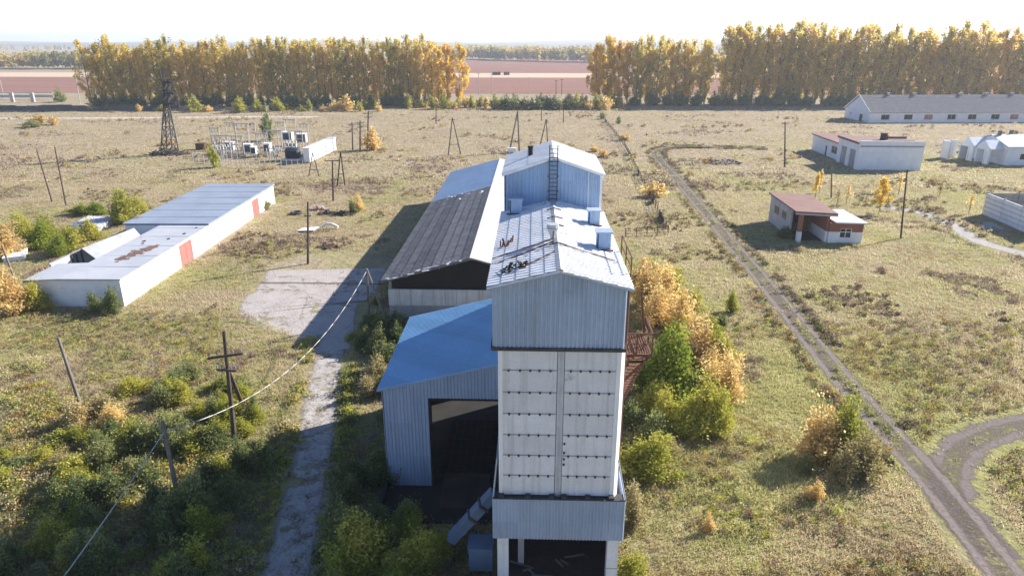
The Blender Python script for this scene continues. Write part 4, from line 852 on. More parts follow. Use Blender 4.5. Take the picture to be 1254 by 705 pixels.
for (x, yb, yt, lab) in ((534, 152, 122, 'thin dark pole standing alone left of the field gap'), (663, 148, 133, 'short dark stub pole before the dark hedge'), (690, 150, 127, 'thin dark pole at the bush end of the dark hedge'), (586, 117, 89, 'pale thin pole on the red field, outermost by the poplar tip'), (602, 117, 88, 'pale thin pole on the red field just below the dark stacks'), (648, 115, 94, 'whitish concrete pole in the middle of the red field'), (681, 117, 98, 'thin grey pole on the red field near the bright poplars'), (688, 117, 97, 'second thin grey pole on the red field near the bright poplars'), (98, 127, 95, 'pale leaning concrete pole at the end of the poplar belt'), (5, 120, 98, 'pale leaning concrete pole at the picture edge over the red field')):
    lean = -5 if 'leaning' in lab else 0
    polebase(x, yb, x + lean, yt, lab, r=.16 if yb < 130 else .15, mat='palecon' if ('pale' in lab or 'whitish' in lab) else 'darkwood', arms=((.95, 1.8, 0),) if 'thin' in lab else ())
# cables
def cable(name, a, b_, sag, r, label):
    o = MB(); n = 22; o.tube([a.lerp(b_, t / n) - Vector((0, 0, sag * 4 * (t / n) * (1 - t / n))) for t in range(n + 1)], r, 6); return tag(o.build(name, MT['cable'], smooth=True), label, 'cable')
top_s = gs + hs * .9
cable('overhead_cable', top_s, atY(66, 722, 25.5), .12, .032, 'straight pale cable running down from the thicket pole past the frame corner')
cable('overhead_cable', tA - Vector((0, 0, .2)), top_s + Vector((.1, .1, 0)), 2.9, .03, 'long sagging pale cable from the barn corner pole across the lane')
# lattice pylon
py = thing('lattice_pylon', 'dark steel lattice pylon with clustered insulators and a thin mast on top', 'pylon', G(207, 189))
g = G(207, 189); tp = atY(194, 80, g.y) - g; k0 = atY(203, 132, g.y) - g; k1 = atY(204, 98, g.y) - g; bw = 1.9
feet = [Vector((-bw * .72 + 0, -1.6, 0)), Vector((bw * .95, -1.6, 0)), Vector((bw * .95, 1.6, 0)), Vector((-bw * .72, 1.6, 0))]
waist = [k0 + Vector((s * .6 + .2, q * .4, 0)) for s, q in ((-1, -1), (1, -1), (1, 1), (-1, 1))]; topq = [k1 + Vector((s * .65, q * .35, 0)) for s, q in ((-1, -1), (1, -1), (1, 1), (-1, 1))]
for f_, w_, t_ in zip(feet, waist, topq): o = MB(); o.beam(f_, w_, .22); o.beam(w_, t_, .2); o.build('leg', MT['darksteel'], py)
o = MB()
for i in range(4):
    j = (i + 1) % 4
    for a, c in ((0, .3), (.3, .6), (.6, 1)): o.beam(feet[i].lerp(waist[i], a), feet[j].lerp(waist[j], c), .12); o.beam(feet[j].lerp(waist[j], a), feet[i].lerp(waist[i], c), .12); o.beam(feet[i].lerp(waist[i], c), feet[j].lerp(waist[j], c), .12)
    for k in range(5): a, c = k / 5, (k + 1) / 5; o.beam(waist[i].lerp(topq[i], a), waist[j].lerp(topq[j], c), .12); o.beam(waist[j].lerp(topq[j], a), waist[i].lerp(topq[i], c), .12)
o.build('bracing', MT['darksteel'], py)
o = MB(); o.cyl(k1 - Vector((1.0, 0, 3)), tp, .16, .10, 8); o.build('mast', MT['darksteel'], py)
o = MB()
for z in (0, -2.6, -5.0): o.beam(k1 + Vector((-1.9, 0, z)), k1 + Vector((2.2, 0, z)), .16); o.beam(k1 + Vector((-1.2, .5, z - .6)), k1 + Vector((1.6, -.5, z - .6)), .3, .5)
o.build('crossarm', MT['darksteel'], py)
for z in (0, -2.6, -5.0):
    for x in (-1.8, -1.2, -.4, .5, 1.4, 2.1):
        o = MB()
        for k in range(5): p = k1 + Vector((x, 0, z - .25 - k * .22)); o.cyl(p, p - Vector((0, 0, .12)), .22, .14, 7)
        o.build('insulator', MT['rubble'], py)
# substation
kc = thing('switchgear_kiosk', 'long narrow white kiosk with panel joints at the substation edge', 'kiosk', G(381, 201), world=True)
a = G(380, 200); c = G(412, 184.5); d = (c - a).normalized(); n = Vector((-d.y, d.x, 0)); L = (c - a).length
o = MB(); q = [a, c, c + n * 1.5, a + n * 1.5]; o.prism([p + Vector((0, 0, .25)) for p in q], (0, 0, 3.1)); o.build('body', MT['white'], kc)
o = MB(); o.slab([a - d * .2 - n * .2 + Vector((0, 0, 3.5)), c + d * .2 - n * .2 + Vector((0, 0, 3.5)), c + d * .2 + n * 1.7 + Vector((0, 0, 3.5)), a - d * .2 + n * 1.7 + Vector((0, 0, 3.5))], .12); o.build('roof', MT['lightgreyroof'], kc)
for k in range(6): p = a + d * (L * (k + .5) / 6) - n * .03; o = MB(); o.beam(p - d * .9 + Vector((0, 0, 1.6)), p + d * .9 + Vector((0, 0, 1.6)), .05, 2.2); o.build('door', MT['lightgreyroof'], kc)
o = MB()
for k in range(7): p = a + d * (.3 + (L - .6) * k / 6); o.beam(p + n * .3, p + n * .3 + Vector((0, 0, .25)), .3); o.beam(p + n * 1.2, p + n * 1.2 + Vector((0, 0, .25)), .3)
o.build('footing', MT['concrete'], kc)
def cabinet(px, py_, w, d, h, lab, mat='galv', leg=.9):
    g = G(px, py_); r = thing('switch_cabinet', lab, 'cabinet', g); o = MB(); o.box(-w / 2, w / 2, -d / 2, d / 2, leg, leg + h); o.build('body', MT[mat], r)
    o = MB(); o.box(-w / 2 - .08, w / 2 + .08, -d / 2 - .1, d / 2 + .1, leg + h + .01, leg + h + .1); o.build('lid', MT['white'], r)
    o = MB(); o.box(-w * .4, w * .4, -d / 2 - .05, -d / 2 - .01, leg + h * .12, leg + h * .88); o.build('door', MT['darksteel' if w < 2 else 'bluegrey'], r)
    for x in (-w / 2 + .1, w / 2 - .1):
        for y in (-d / 2 + .1, d / 2 - .1): l = MB(); l.box(x - .07, x + .07, y - .07, y + .07, 0, leg); l.build('leg', MT['galv'], r)
    return r
cabinet(283, 188, 2.0, 1.4, 2.0, 'grey switch cabinet at the bush end of the substation row')
cabinet(305, 191, 2.2, 1.6, 2.0, 'grey switch cabinet nearly in the middle of the substation row')
cabinet(312, 193, 1.3, 1.2, 1.7, 'narrow white switch cabinet beside a wider grey one', 'white')
cabinet(329, 191, 1.7, 1.4, 2.2, 'white switch cabinet standing alone before the small dark tree', 'white')
cabinet(354, 179, 2.6, 1.8, 2.2, 'white switch cabinet with a dark door behind the transformer', 'white', 1.6)
cabinet(371, 180, 2.4, 1.8, 2.2, 'dark rimmed switch cabinet between transformer and white kiosk', 'galv', 1.3)
tr = thing('transformer', 'dark blue power transformer with radiator fins on a white plinth', 'transformer', G(360, 196))
o = MB(); o.box(-1.5, 1.5, -1, 1, .5, 2.9); o.build('tank', MT['bluegrey'], tr)
o = MB()
for k in range(10): x = -1.4 + k * .31; o.box(x - .04, x + .04, -1.6, -1.02, .7, 2.6)
o.build('radiator', MT['bluegrey'], tr)
o = MB(); o.cyl((-1.4, .3, 3.6), (1.0, .3, 3.6), .38, .38, 12); o.build('conservator', MT['galv'], tr)
for x in (-.9, 0, .9): o = MB(); o.cyl((x, -.4, 2.9), (x, -.4, 3.3), .12, .1, 8); [o.cyl((x, -.4, 3.3 + k * .14), (x, -.4, 3.38 + k * .14), .2, .15, 8) for k in range(6)]; o.build('bushing', MT['insul'], tr)
o = MB(); o.box(-2.2, 1.9, -1.75, 1.4, 0, .48); o.build('plinth', MT['white'], tr)
def portal(px, py_, w, h, lab, grp):
    h *= .82
    g = G(px, py_); r = thing('bus_portal', lab, 'portal', g, group=grp)
    for x in (-w / 2, w / 2): o = MB(); o.beam((x, 0, 0), (x, 0, h), .17); o.build('post', MT['palecon'], r)
    o = MB(); o.beam((-w / 2 - .3, 0, h - .2), (w / 2 + .3, 0, h - .2), .2, .25); o.build('beam', MT['palecon'], r); o = MB(); o.beam((-w / 2, 0, h * .6), (w / 2, 0, h * .6), .12); o.build('tie_bar', MT['palecon'], r)
    for x in (-w * .35, 0, w * .35): o = MB(); [o.cyl((x, 0, h - .4 - k * .17), (x, 0, h - .5 - k * .17), .15, .1, 7) for k in range(5)]; o.build('insulator', MT['insul'], r)
for (x, y, w, h, lab) in ((273, 190, 4.0, 6.2, 'pale bus portal at the bush end of the substation'), (292, 193, 3.2, 6.6, 'tall pale bus portal beside the first grey cabinets'), (299, 182, 3.4, 8.2, 'tallest pale bus portal at the back of the substation'), (338, 186, 3.6, 6.8, 'pale bus portal behind the lone white cabinet'), (357, 172, 3.0, 7.4, 'pale bus portal standing behind the transformer'), (364, 186, 3.4, 6.6, 'pale bus portal between the transformer and the kiosk')): portal(x, y, w, h, lab, 'pale bus portals of the substation')
for (x, y, w, h, lab) in ((266, 184, 2.2, 7.2, 'slim pale bus portal beyond the bush end of the substation'), (285, 180, 2.4, 8.0, 'slim pale bus portal in the back row beside the tallest one'), (310, 179, 2.2, 7.6, 'slim pale bus portal behind the middle cabinets'), (322, 188, 2.4, 6.4, 'slim pale bus portal before the dark tree'), (346, 178, 2.2, 7.8, 'slim pale bus portal between dark tree and transformer'), (374, 177, 2.2, 7.0, 'slim pale bus portal behind the kiosk end')): portal(x, y, w, h, lab, 'pale bus portals of the substation')
for i in range(22):
    g = G(rnd.uniform(262, 374), rnd.uniform(186, 199)); r = thing('insulator_stand', 'pale steel stand carrying three insulators in the substation yard', 'stand', g, group='insulator stands in the substation')
    hh = rnd.uniform(1.6, 3.0); o = MB(); o.beam((-.6, 0, 0), (-.6, 0, hh), .13); o.beam((.6, 0, 0), (.6, 0, hh), .13); o.beam((-.9, 0, hh), (.9, 0, hh), .14); o.build('frame', MT['galv'], r)
    for x in (-.7, 0, .7): o = MB(); [o.cyl((x, 0, hh + .1 + k * .15), (x, 0, hh + .19 + k * .15), .16, .11, 7) for k in range(5)]; o.build('insulator', MT['insul'], r)
fn = thing('mesh_fence', 'low pale mesh fence with thin posts at the bush end of the substation', 'fence', G(258, 198), world=True)
p0, p1, p2 = G(237, 199), G(285, 205), G(378, 206); 
for (a, c, n_) in ((p0, p1, 7), (p1, p2, 14)):
    for k in range(n_): p = a.lerp(c, k / n_); o = MB(); o.beam(p, p + Vector((0, 0, 1.9)), .09); o.build('post', MT['palecon'], fn)
    o = MB()
    for z in (.4, 1.1, 1.8): o.beam(a + Vector((0, 0, z)), c + Vector((0, 0, z)), .035)
    o.build('rail', MT['galv'], fn)
b = MB(); c = G(247, 183); b.box(c.x - 1.2, c.x + 1.2, c.y - .8, c.y + .8, .15, 1.5); b.box(c.x - 1.3, c.x + 1.3, c.y - .9, c.y + .9, 1.52, 1.62); b.box(c.x - 1, c.x - .7, c.y - .6, c.y + .6, 0, .15); b.box(c.x + .7, c.x + 1, c.y - .6, c.y + .6, 0, .15); tag(b.build('metal_crate', MT['rust']), 'small dark rusty crate in the meadow between pylon and substation', 'crate')
# post fence in the meadow
fx = [G(735, 142), G(765, 180), G(792, 235), G(818, 287)]
pf = thing('post_fence', 'long dark sagging post fence running through the meadow beyond the tower', 'fence', fx[0], world=True)
pts = []
for a, c in zip(fx, fx[1:]):
    n_ = int((c - a).length / 2.6); pts += [a.lerp(c, k / n_) for k in range(n_)]
pts.append(fx[-1]); pts += [fx[-1] + Vector((-k * 1.6, -.3 * k, 0)) for k in (1, 2, 3, 4)]
for p in pts: o = MB(); o.beam(p, p + Vector((rnd.uniform(-.1, .1), rnd.uniform(-.1, .1), rnd.uniform(1.1, 1.6))), .1); o.build('post', MT['darkwood'], pf)
o = MB()
for a, c in zip(pts, pts[1:]):
    for z in (.35, .8, 1.15): o.beam(a + Vector((0, 0, z + rnd.uniform(-.08, .08))), c + Vector((0, 0, z + rnd.uniform(-.08, .08))), .045)
    if rnd.random() < .12: o.prism([a + Vector((0, 0, .05)), c + Vector((0, 0, .05)), c + Vector((0, 0, 1.0)), a + Vector((0, 0, 1.0))], (.03, 0, 0))
o.build('rail', MT['darkwood'], pf)
# pale barrier by the far road, left
fb_ = thing('concrete_barrier', 'pale concrete barrier with stout posts along the red field', 'barrier', G(15, 124), world=True)
for x in (-6, 16, 41): p = G(x, 125); o = MB(); o.box(p.x - .8, p.x + .8, p.y - .4, p.y + .4, 0, 4.2); o.build('post', MT['palecon'], fb_)
p, q = G(-6, 122), G(66, 122); o = MB(); o.beam(p + Vector((0, 0, 1.6)), q + Vector((0, 0, 1.6)), .3, 1.2); o.beam(p + Vector((0, 0, 3.3)), q + Vector((0, 0, 3.3)), .3, .4); o.build('rail', MT['palecon'], fb_)
# ================================================================== VEGETATION
def leaves(C, S, size, aspect=1.0, up=0.0):
    """quads of random orientation; C centres (n,3), size (n,)"""
    n = len(C); a = NR.normal(size=(n, 3)); a /= np.linalg.norm(a, axis=1, keepdims=True); b = NR.normal(size=(n, 3))
    if up: a[:, 2] = a[:, 2] * (1 - up); a /= np.linalg.norm(a, axis=1, keepdims=True)
    b -= (b * a).sum(1, keepdims=True) * a; b /= np.linalg.norm(b, axis=1, keepdims=True)
    s = size[:, None]; q = np.stack([C - a * s * .6, C + b * s * .42 * aspect + a * s * .05, C + a * s * .6, C - b * s * .42 * aspect - a * s * .05], 1)
    return q.reshape(-1, 3), np.arange(n * 4).reshape(-1, 4)
def clump(c, r, n):
    p = NR.normal(size=(n, 3)); p /= np.linalg.norm(p, axis=1, keepdims=True); p *= (NR.random((n, 1)) ** .45)
    return np.asarray(c) + p * np.asarray(r)
def wood_mesh(name, segs, mat, n=5):
    m = MB()
    for a, b, r0, r1 in segs: m.cyl(a, b, r0, r1, n, cap=False)
    me = bpy.data.meshes.new(name); me.from_pydata(m.v, [], m.f); me.materials.append(mat); me.polygons.foreach_set('use_smooth', [True] * len(me.polygons)); return me
def make_poplar(i, hgt, R, leafn, lmat, low=.16):
    C = []; S = []; segs = []
    lean = NR.normal(0, .25, 2); tr = lambda t: Vector((lean[0] * t * t * 2, lean[1] * t * t * 2, hgt * .97 * t))
    for k in range(7): a, b = k / 7, (k + 1) / 7; segs.append((tr(a), tr(b), .25 * (1 - a) + .04, .25 * (1 - b) + .04))
    nb = 46
    for k in range(nb):
        t = low + (1 - low) * ((k + NR.random()) / nb); prof = (math.sin(math.pi * min(1, max(0, (t - low * .55) / (1.05 - low * .55)))) ** .6)
        r = R * prof * NR.uniform(.45, 1.05) * (1.0 if t > .3 else .7); a = NR.random() * 6.283; p0 = tr(max(0, t - .09)); p1 = tr(t) + Vector((math.cos(a) * r, math.sin(a) * r, NR.uniform(.0, 1.2)))
        segs.append((p0, p1, .07, .02))
        n = int(leafn / nb * NR.uniform(.4, 1.5) * (.5 + .8 * prof)); C.append(clump(p1, (NR.uniform(.6, 1.1), NR.uniform(.6, 1.1), NR.uniform(1.0, 2.0)), n)); C.append(clump(p0.lerp(p1, .5), (.7, .7, 1.1), n // 3))
    for k in range(5): p = tr(.9 + .1 * k / 5); C.append(clump(p + Vector((0, 0, .6)), (.6, .6, 1.2), 26)); segs.append((tr(.93), tr(1.0) + Vector((NR.normal(0, .8), NR.normal(0, .8), NR.uniform(.3, 1.6))), .04, .012))
    C = np.concatenate(C); V, Q = leaves(C, None, NR.uniform(.38, .72, len(C)))
    cm = npmesh('poplar_crown', V, Q, [lmat]); tm = wood_mesh('poplar_trunk', segs, MT['birchbark']); return cm, tm
def make_shrub(name, h, R, leafn, lsize, lmat, stems=6, bark='bark', clumps=26, open_=.0, upright=.5):
    """many shoots fanning from the base, bare low down and leafy towards loose, uneven tips"""
    C = []; segs = []; ns_ = int(clumps * 1.3); lob = NR.uniform(0, 6.283); lob2 = NR.uniform(0, 6.283)
    for k in range(ns_):
        a = NR.random() * 6.283; u = NR.random() ** .6; ext = (.72 + .26 * math.sin(2 * a + lob) + .2 * math.sin(3 * a + lob2)) * NR.uniform(.65, 1.3)
        r = R * u * ext; z = h * (1.02 - .62 * u ** 2) * NR.uniform(.5, 1.18) * (.88 + .2 * math.sin(a + lob2)); b0 = Vector((math.cos(a) * R * .12 * u, math.sin(a) * R * .12 * u, -.04))
        tip = Vector((math.cos(a) * r, math.sin(a) * r, z)); mid = b0.lerp(tip, .5) + Vector((-math.cos(a) * r * .12, -math.sin(a) * r * .12, z * .14)); rad = .012 * h ** .6 + .006
        segs += [(b0, mid, rad, rad * .6), (mid, tip, rad * .6, .004)]
        n = int(leafn / ns_ * (NR.uniform(.5, 1.6) if NR.random() < .85 else .15)); t = NR.random(n) ** .62 * .86 + .16; w = R * (.05 + .13 * NR.random()) + .04
        P = np.array(b0)[None] * ((1 - t) ** 2)[:, None] + 2 * np.array(mid)[None] * (t * (1 - t))[:, None] + np.array(tip)[None] * (t ** 2)[:, None]
        C.append(P + NR.normal(0, w, (n, 3)) * np.array([1, 1, .8]) * (.35 + .8 * np.sin(np.clip(t, 0, 1) * 2.6))[:, None])
    C = np.concatenate(C); C[:, 2] = np.maximum(C[:, 2], .04); V, Q = leaves(C, None, NR.uniform(lsize * .55, lsize * 1.25, len(C)))
    m = MB()
    for a, b, r0, r1 in segs: m.cyl(a, b, r0, r1, 4, cap=False)
    mv = np.array(m.v); mf = np.array([f for f in m.f]); V2 = np.concatenate([V, mv]); F2 = np.concatenate([Q, mf + len(V)]); mi = np.concatenate([np.zeros(len(Q)), np.ones(len(mf))])
    return npmesh(name, V2, F2, [lmat, MT[bark]], mi)
def place(me, name, label, cat, loc, s=1, group=None, mats=None):
    o = bpy.data.objects.new(name, me); col.objects.link(o); o.location = loc; o.rotation_euler = (rnd.gauss(0, .07), rnd.gauss(0, .07), rnd.random() * 6.283); o.scale = (s, s, s) if not isinstance(s, tuple) else (s[0] * rnd.uniform(.85, 1.2), s[1] * rnd.uniform(.85, 1.2), s[2])
    return tag(o, label, cat, group)
# ---- poplar belts
pops = [make_poplar(i, 27.5 * NR.uniform(.94, 1.06), NR.uniform(3.0, 4.4), 1500, LF['poplar'], .08) for i in range(7)]
brights = [make_poplar(i, 25.5, 4.4, 2600, LF['poplar_bright'], .12) for i in range(2)]
def poplar(x, y, k, s, label, group, bright=False):
    cm, tm = (brights if bright else pops)[k % (2 if bright else 7)]
    r = thing('poplar', label, 'tree', (x, y, 0), rnd.random() * 6.283, group); r.scale = (s * rnd.uniform(.95, 1.15), s * rnd.uniform(.95, 1.15), s)
    a = bpy.data.objects.new('trunk', tm); col.objects.link(a); a.parent = r
    b = bpy.data.objects.new('crown', cm); col.objects.link(b); b.parent = r
def belt(x0, y0, x1, y1, rows, sp, depth, s, label, group):
    L = math.hypot(x1 - x0, y1 - y0); n = int(L / sp); ux, uy = (x1 - x0) / L, (y1 - y0) / L
    for r in range(rows):
        for k in range(n):
            t = (k + .5 * (r % 2) + rnd.uniform(-.3, .3)) * sp
            poplar(x0 + ux * t - uy * depth * r + rnd.gauss(0, .3), y0 + uy * t + ux * depth * r + rnd.gauss(0, .6), rnd.randrange(7), s * rnd.uniform(.9, 1.08), label, group)
belt(-190, 300, -36, 316, 2, 3.3, 5, .97, 'tall slender golden poplar in the belt between the red field strips', 'poplars of the belt beside the pylon')
belt(45, 320, 81, 322, 2, 3.6, 5, .98, 'tall slender golden poplar in the short belt behind the post fence', 'poplars of the short middle belt')
belt(84.5, 322, 232, 324, 2, 3.5, 5, 1.16, 'tall slender golden poplar in the belt behind the livestock barn', 'poplars of the belt behind the livestock barn')
poplar(-33.5, 316, 0, 1.02, 'broad yellow green poplar at the gap end of the pylon belt', None, True)
poplar(-38.5, 313, 1, 1.0, 'yellow poplar second from the gap end of the pylon belt', None, True)
for k, (x, y, s) in enumerate(((27.5, 317, 1.02), (32.5, 319, 1.12), (37.5, 318, 1.06), (42, 321, 1.04), (34, 325, 1.1), (29, 324, .98))): poplar(x, y, k, s, 'broad bright golden poplar crowding the gap end of the middle belt', 'bright poplars at the gap', True)
# ---- far woods (each one mass)
def far_wood(name, pts, depth, n, h, label=None):
    C = []; S = []
    for k in range(n):
        t = rnd.random() * (len(pts) - 1); i = int(t); f = t - i; x = pts[i][0] * (1 - f) + pts[i + 1][0] * f; y = pts[i][1] * (1 - f) + pts[i + 1][1] * f + rnd.random() * depth
        hh = h * rnd.uniform(.75, 1.15); r = hh * rnd.uniform(.14, .24); c = clump((x, y, hh * .55), (r, r, hh * .45), 70); C.append(c)
    C = np.concatenate(C); V, Q = leaves(C, None, NR.uniform(.09, .17, len(C)) * h)
    o = bpy.data.objects.new(name, npmesh(name, V, Q, [LF['wood']])); col.objects.link(o); return tag(o, label, 'wood', kind='stuff')
far_wood('far_wood', [(-220, 1130), (-90, 1120), (-40, 1040), (60, 960), (160, 905)], 60, 620, 19, 'distant autumn wood behind the red field in the gap')
far_wood('far_wood', [(-800, 690), (-560, 712), (-330, 715)], 50, 460, 17, 'distant autumn wood beyond the stubble strip beside the pylon belt')
far_wood('far_wood', [(150, 700), (300, 720), (520, 740)], 40, 300, 19, 'distant autumn wood behind the livestock barn poplars')
far_wood('far_wood', [(-2300, 2000), (-600, 2150), (900, 2000), (2400, 2100)], 120, 800, 17, 'thin hazy wood line near the horizon')
# ---- shrubs
SH = {}
def variants(key, n, *a, **k): SH[key] = [make_shrub('shrub', *a, **k) for _ in range(n)]
variants('dull', 4, 2.2, 1.5, 5200, .13, LF['dull'], clumps=40)
variants('dark', 3, 2.4, 1.5, 5200, .13, LF['dark'], clumps=40)
variants('green', 3, 5.5, 2.2, 8000, .19, LF['green'], clumps=60)
variants('yg', 3, 3.4, 1.7, 6500, .15, LF['yg'], clumps=48)
variants('orange', 4, 4.2, 1.6, 4600, .15, LF['orange'], clumps=50, bark='birchbark', upright=1)
variants('pale', 3, 2.2, 1.2, 3600, .11, LF['pale'], clumps=36, bark='birchbark', upright=1)
variants('farg', 3, 4.5, 2.7, 1700, .38, LF['yg'], clumps=26)
variants('fard', 3, 4.5, 2.9, 1700, .40, LF['dull'], clumps=26)
variants('faro', 3, 4.0, 2.5, 1500, .36, LF['orange'], clumps=26, bark='birchbark')
def shrub(kind, px, py_, h, w, label, group=None, name='shrub', world=None):
    me = SH[kind][rnd.randrange(len(SH[kind]))]; base = {'dull': (2.2, 1.5), 'dark': (2.4, 1.5), 'green': (5.5, 2.2), 'yg': (3.4, 1.7), 'orange': (4.2, 1.6), 'pale': (2.2, 1.2), 'farg': (4.5, 2.7), 'fard': (4.5, 2.9), 'faro': (4, 2.5)}[kind]
    p = Vector(world) if world else G(px, py_); w *= 1.2 if "sapling" in label else 1; name = 'sapling' if 'sapling' in label else name; return place(me, name, label, name if name in ('shrub', 'sapling') else 'tree', p, (w / 2 / base[1], w / 2 / base[1], h / base[0]), group)
def mass(name, items, label=None):
    """a growth nobody could count, as one mesh: items = (kind, height, width, (x, y))"""
    VV = []; FF = []; MI = []; mats = []; off = 0
    for kind, h, w_, p in items:
        me = rnd.choice(SH[kind]); n = len(me.vertices); v = np.empty(n * 3, np.float32); me.vertices.foreach_get('co', v); v = v.reshape(-1, 3)
        f = np.empty(len(me.polygons) * 4, np.int32); me.loops.foreach_get('vertex_index', f); mi = np.empty(len(me.polygons), np.int32); me.polygons.foreach_get('material_index', mi)
        for m in me.materials:
            if m not in mats: mats.append(m)
        mp = np.array([mats.index(m) for m in me.materials]); a = rnd.random() * 6.283; c, s_ = math.cos(a), math.sin(a)
        bs = {'dull': (2.2, 1.5), 'dark': (2.4, 1.5), 'fard': (4.5, 2.9)}[kind]; kx = w_ / 2 / bs[1]
        VV.append(np.stack([(v[:, 0] * c - v[:, 1] * s_) * kx + p[0], (v[:, 0] * s_ + v[:, 1] * c) * kx + p[1], v[:, 2] * h / bs[0]], 1)); FF.append(f.reshape(-1, 4) + off); MI.append(mp[mi]); off += n
    o = bpy.data.objects.new(name, npmesh(name, np.concatenate(VV), np.concatenate(FF), mats, np.concatenate(MI))); col.objects.link(o); return tag(o, label, 'undergrowth', kind='stuff')
# sunny side of the tower
for a in (('green', 822, 492, 6.2, 4.6, 'tall bright green sapling clump beside the tower landing'), ('green', 798, 480, 5.0, 3.8, 'darker green sapling close against the tower panels'), ('yg', 786, 585, 3.3, 3.6, 'yellow green bush nearest the tower skirt'), ('yg', 856, 522, 3.6, 3.6, 'upright yellow green bush at the outer foot of the green saplings'), ('yg', 878, 530, 3.2, 2.6, 'slim yellow bush just outside the green saplings'),
          ('orange', 792, 372, 4.8, 3.6, 'orange sapling nearest the tower roof edge'), ('orange', 812, 384, 5.2, 4.0, 'orange sapling in the middle of the orange row'), ('orange', 834, 408, 4.6, 3.8, 'peach coloured sapling behind the green saplings'), ('orange', 800, 400, 4.4, 3.6, 'rusty orange sapling just above the steel landing'), ('orange', 862, 446, 4.2, 3.4, 'pale orange sapling outermost at the middle of the row'), ('orange', 886, 470, 3.8, 2.8, 'thin orange sapling nearest the dirt track'), ('orange', 850, 428, 4.0, 3.2, 'orange sapling between the peach one and the pale one'), ('yg', 826, 372, 3.6, 2.6, 'yellow sapling at the far end of the orange row'), ('yg', 896, 382, 2.6, 1.8, 'small yellow bush alone between the orange row and the track'), ('dull', 882, 404, 1.6, 2.4, 'dark low bush between the orange row and the track'),
          ('orange', 1004, 560, 4.2, 4.4, 'ochre orange bush near the track fork'), ('yg', 1030, 553, 4.2, 3.4, 'yellow leaved bush behind the ochre one near the track fork'), ('pale', 1058, 582, 3.2, 4.2, 'pale dry bush next to the track fork'), ('pale', 1030, 590, 2.2, 2.6, 'pale straw bush before the yellow one near the fork'), ('orange', 996, 612, 1.5, 1.3, 'tiny orange bush standing alone in the grass'), ('pale', 774, 640, 2.6, 2.2, 'pale dry bush against the tower skirt'), ('yg', 776, 712, 1.9, 2.2, 'yellow green bush at the tower foot, bottom of the picture'), ('orange', 868, 650, 1.2, .9, 'tiny peach coloured weed bush in the near grass'),
          ('dull', 985, 578, 1.3, 2.0, 'dark low bush at the shaded side of the ochre one'), ('pale', 820, 560, 1.5, 2.0, 'grey dry bush below the green saplings')): shrub(*a)
for (x, y) in ((790, 430), (806, 450), (826, 470), (842, 492), (776, 520), (800, 540)): shrub('dull', x, y, rnd.uniform(1.8, 2.8), rnd.uniform(2.4, 3.2), 'dull green undergrowth bush below the bright saplings at the tower', 'undergrowth at the tower')
for (x, y) in ((800, 345), (822, 360), (845, 390), (868, 425), (880, 446), (834, 480), (800, 505), (816, 520), (838, 530)): shrub('yg', x, y, rnd.uniform(2.4, 3.6), rnd.uniform(2.2, 3.2), 'smaller yellow green sapling mixed into the row beside the tower', 'yellow green saplings of the row')
for (x, y) in ((784, 352), (800, 352), (822, 392), (846, 448), (872, 462), (836, 440), (892, 492), (872, 490)): shrub('orange', x, y, rnd.uniform(2.6, 3.6), rnd.uniform(2.2, 3.0), 'smaller orange sapling filling the orange row beside the tower', 'small saplings of the orange row')
# thicket between lane and annex, and at the frame bottom
def scatter(kinds, n, region, label, group, hh=(1.6, 2.6), ww=(2.2, 3.2), avoid=None):
    k = 0; tries = 0
    while k < n and tries < n * 40:
        tries += 1; x = rnd.uniform(region[0], region[1]); y = rnd.uniform(region[2], region[3])
        if avoid and avoid(x, y): continue
        shrub(rnd.choice(kinds), 0, 0, rnd.uniform(*hh), rnd.uniform(*ww), label, group, world=(x, y, 0)); k += 1
def lane_x(y): 
    for (a, b) in zip(LANE, LANE[1:]):
        if b[1] <= y <= a[1]: t = (a[1] - y) / (a[1] - b[1]); return a[0] + (b[0] - a[0]) * t
    return LANE[-1][0] if y < LANE[-1][1] else LANE[0][0]
scatter(['dull', 'dull', 'dark'], 50, (-15, -9.7, 26, 61), 'dull green bush in the thicket between lane and annex', 'thicket between lane and annex', avoid=lambda x, y: x < lane_x(y) + (5.0 if 39 < y < 55 else 2.9))
scatter(['dull', 'yg', 'yg'], 30, (-12, -2.6, 24, 33.2), 'green bush crowding before the annex ramp', 'bushes before the annex ramp', (1.3, 2.0), (1.9, 2.7), avoid=lambda x, y: x < lane_x(y) + 2.9 or (x > -5.8 and y > 31.0) or (x > -4.6 and y > 28.2))
scatter(['dull', 'dull', 'dark', 'yg'], 54, (-31, -14.5, 24, 41), 'dull green bush in the shaded thicket beyond the lane', 'shaded thicket beyond the lane', avoid=lambda x, y: x > lane_x(y) - 3.2)
scatter(['yg', 'dull', 'yg'], 30, (-33, -18, 40, 50), 'sunlit yellow green bush around the crossarm pole', 'sunlit bushes around the crossarm pole', (1.1, 2.0), (1.8, 2.8), avoid=lambda x, y: x > lane_x(y) - 3.4)
scatter(['yg', 'dull', 'pale', 'yg'], 14, (-46, -31, 29, 42), 'low yellow green bush in the near meadow corner', 'low bushes of the near meadow corner', (.7, 1.3), (1.8, 3.0))
shrub('yg', 445, 690, 3.4, 3.6, 'tall yellow green bush between lane and chute at the bottom of the picture'); shrub('yg', 512, 700, 2.8, 3.2, 'yellow green bush below the loading ramp at the bottom of the picture'); shrub('dull', 232, 640, 3.2, 3.2, 'tall dull bush hiding the foot of the bare thicket pole'); shrub('dull', 212, 652, 2.6, 3.0, 'dull bush just before the bare thicket pole')
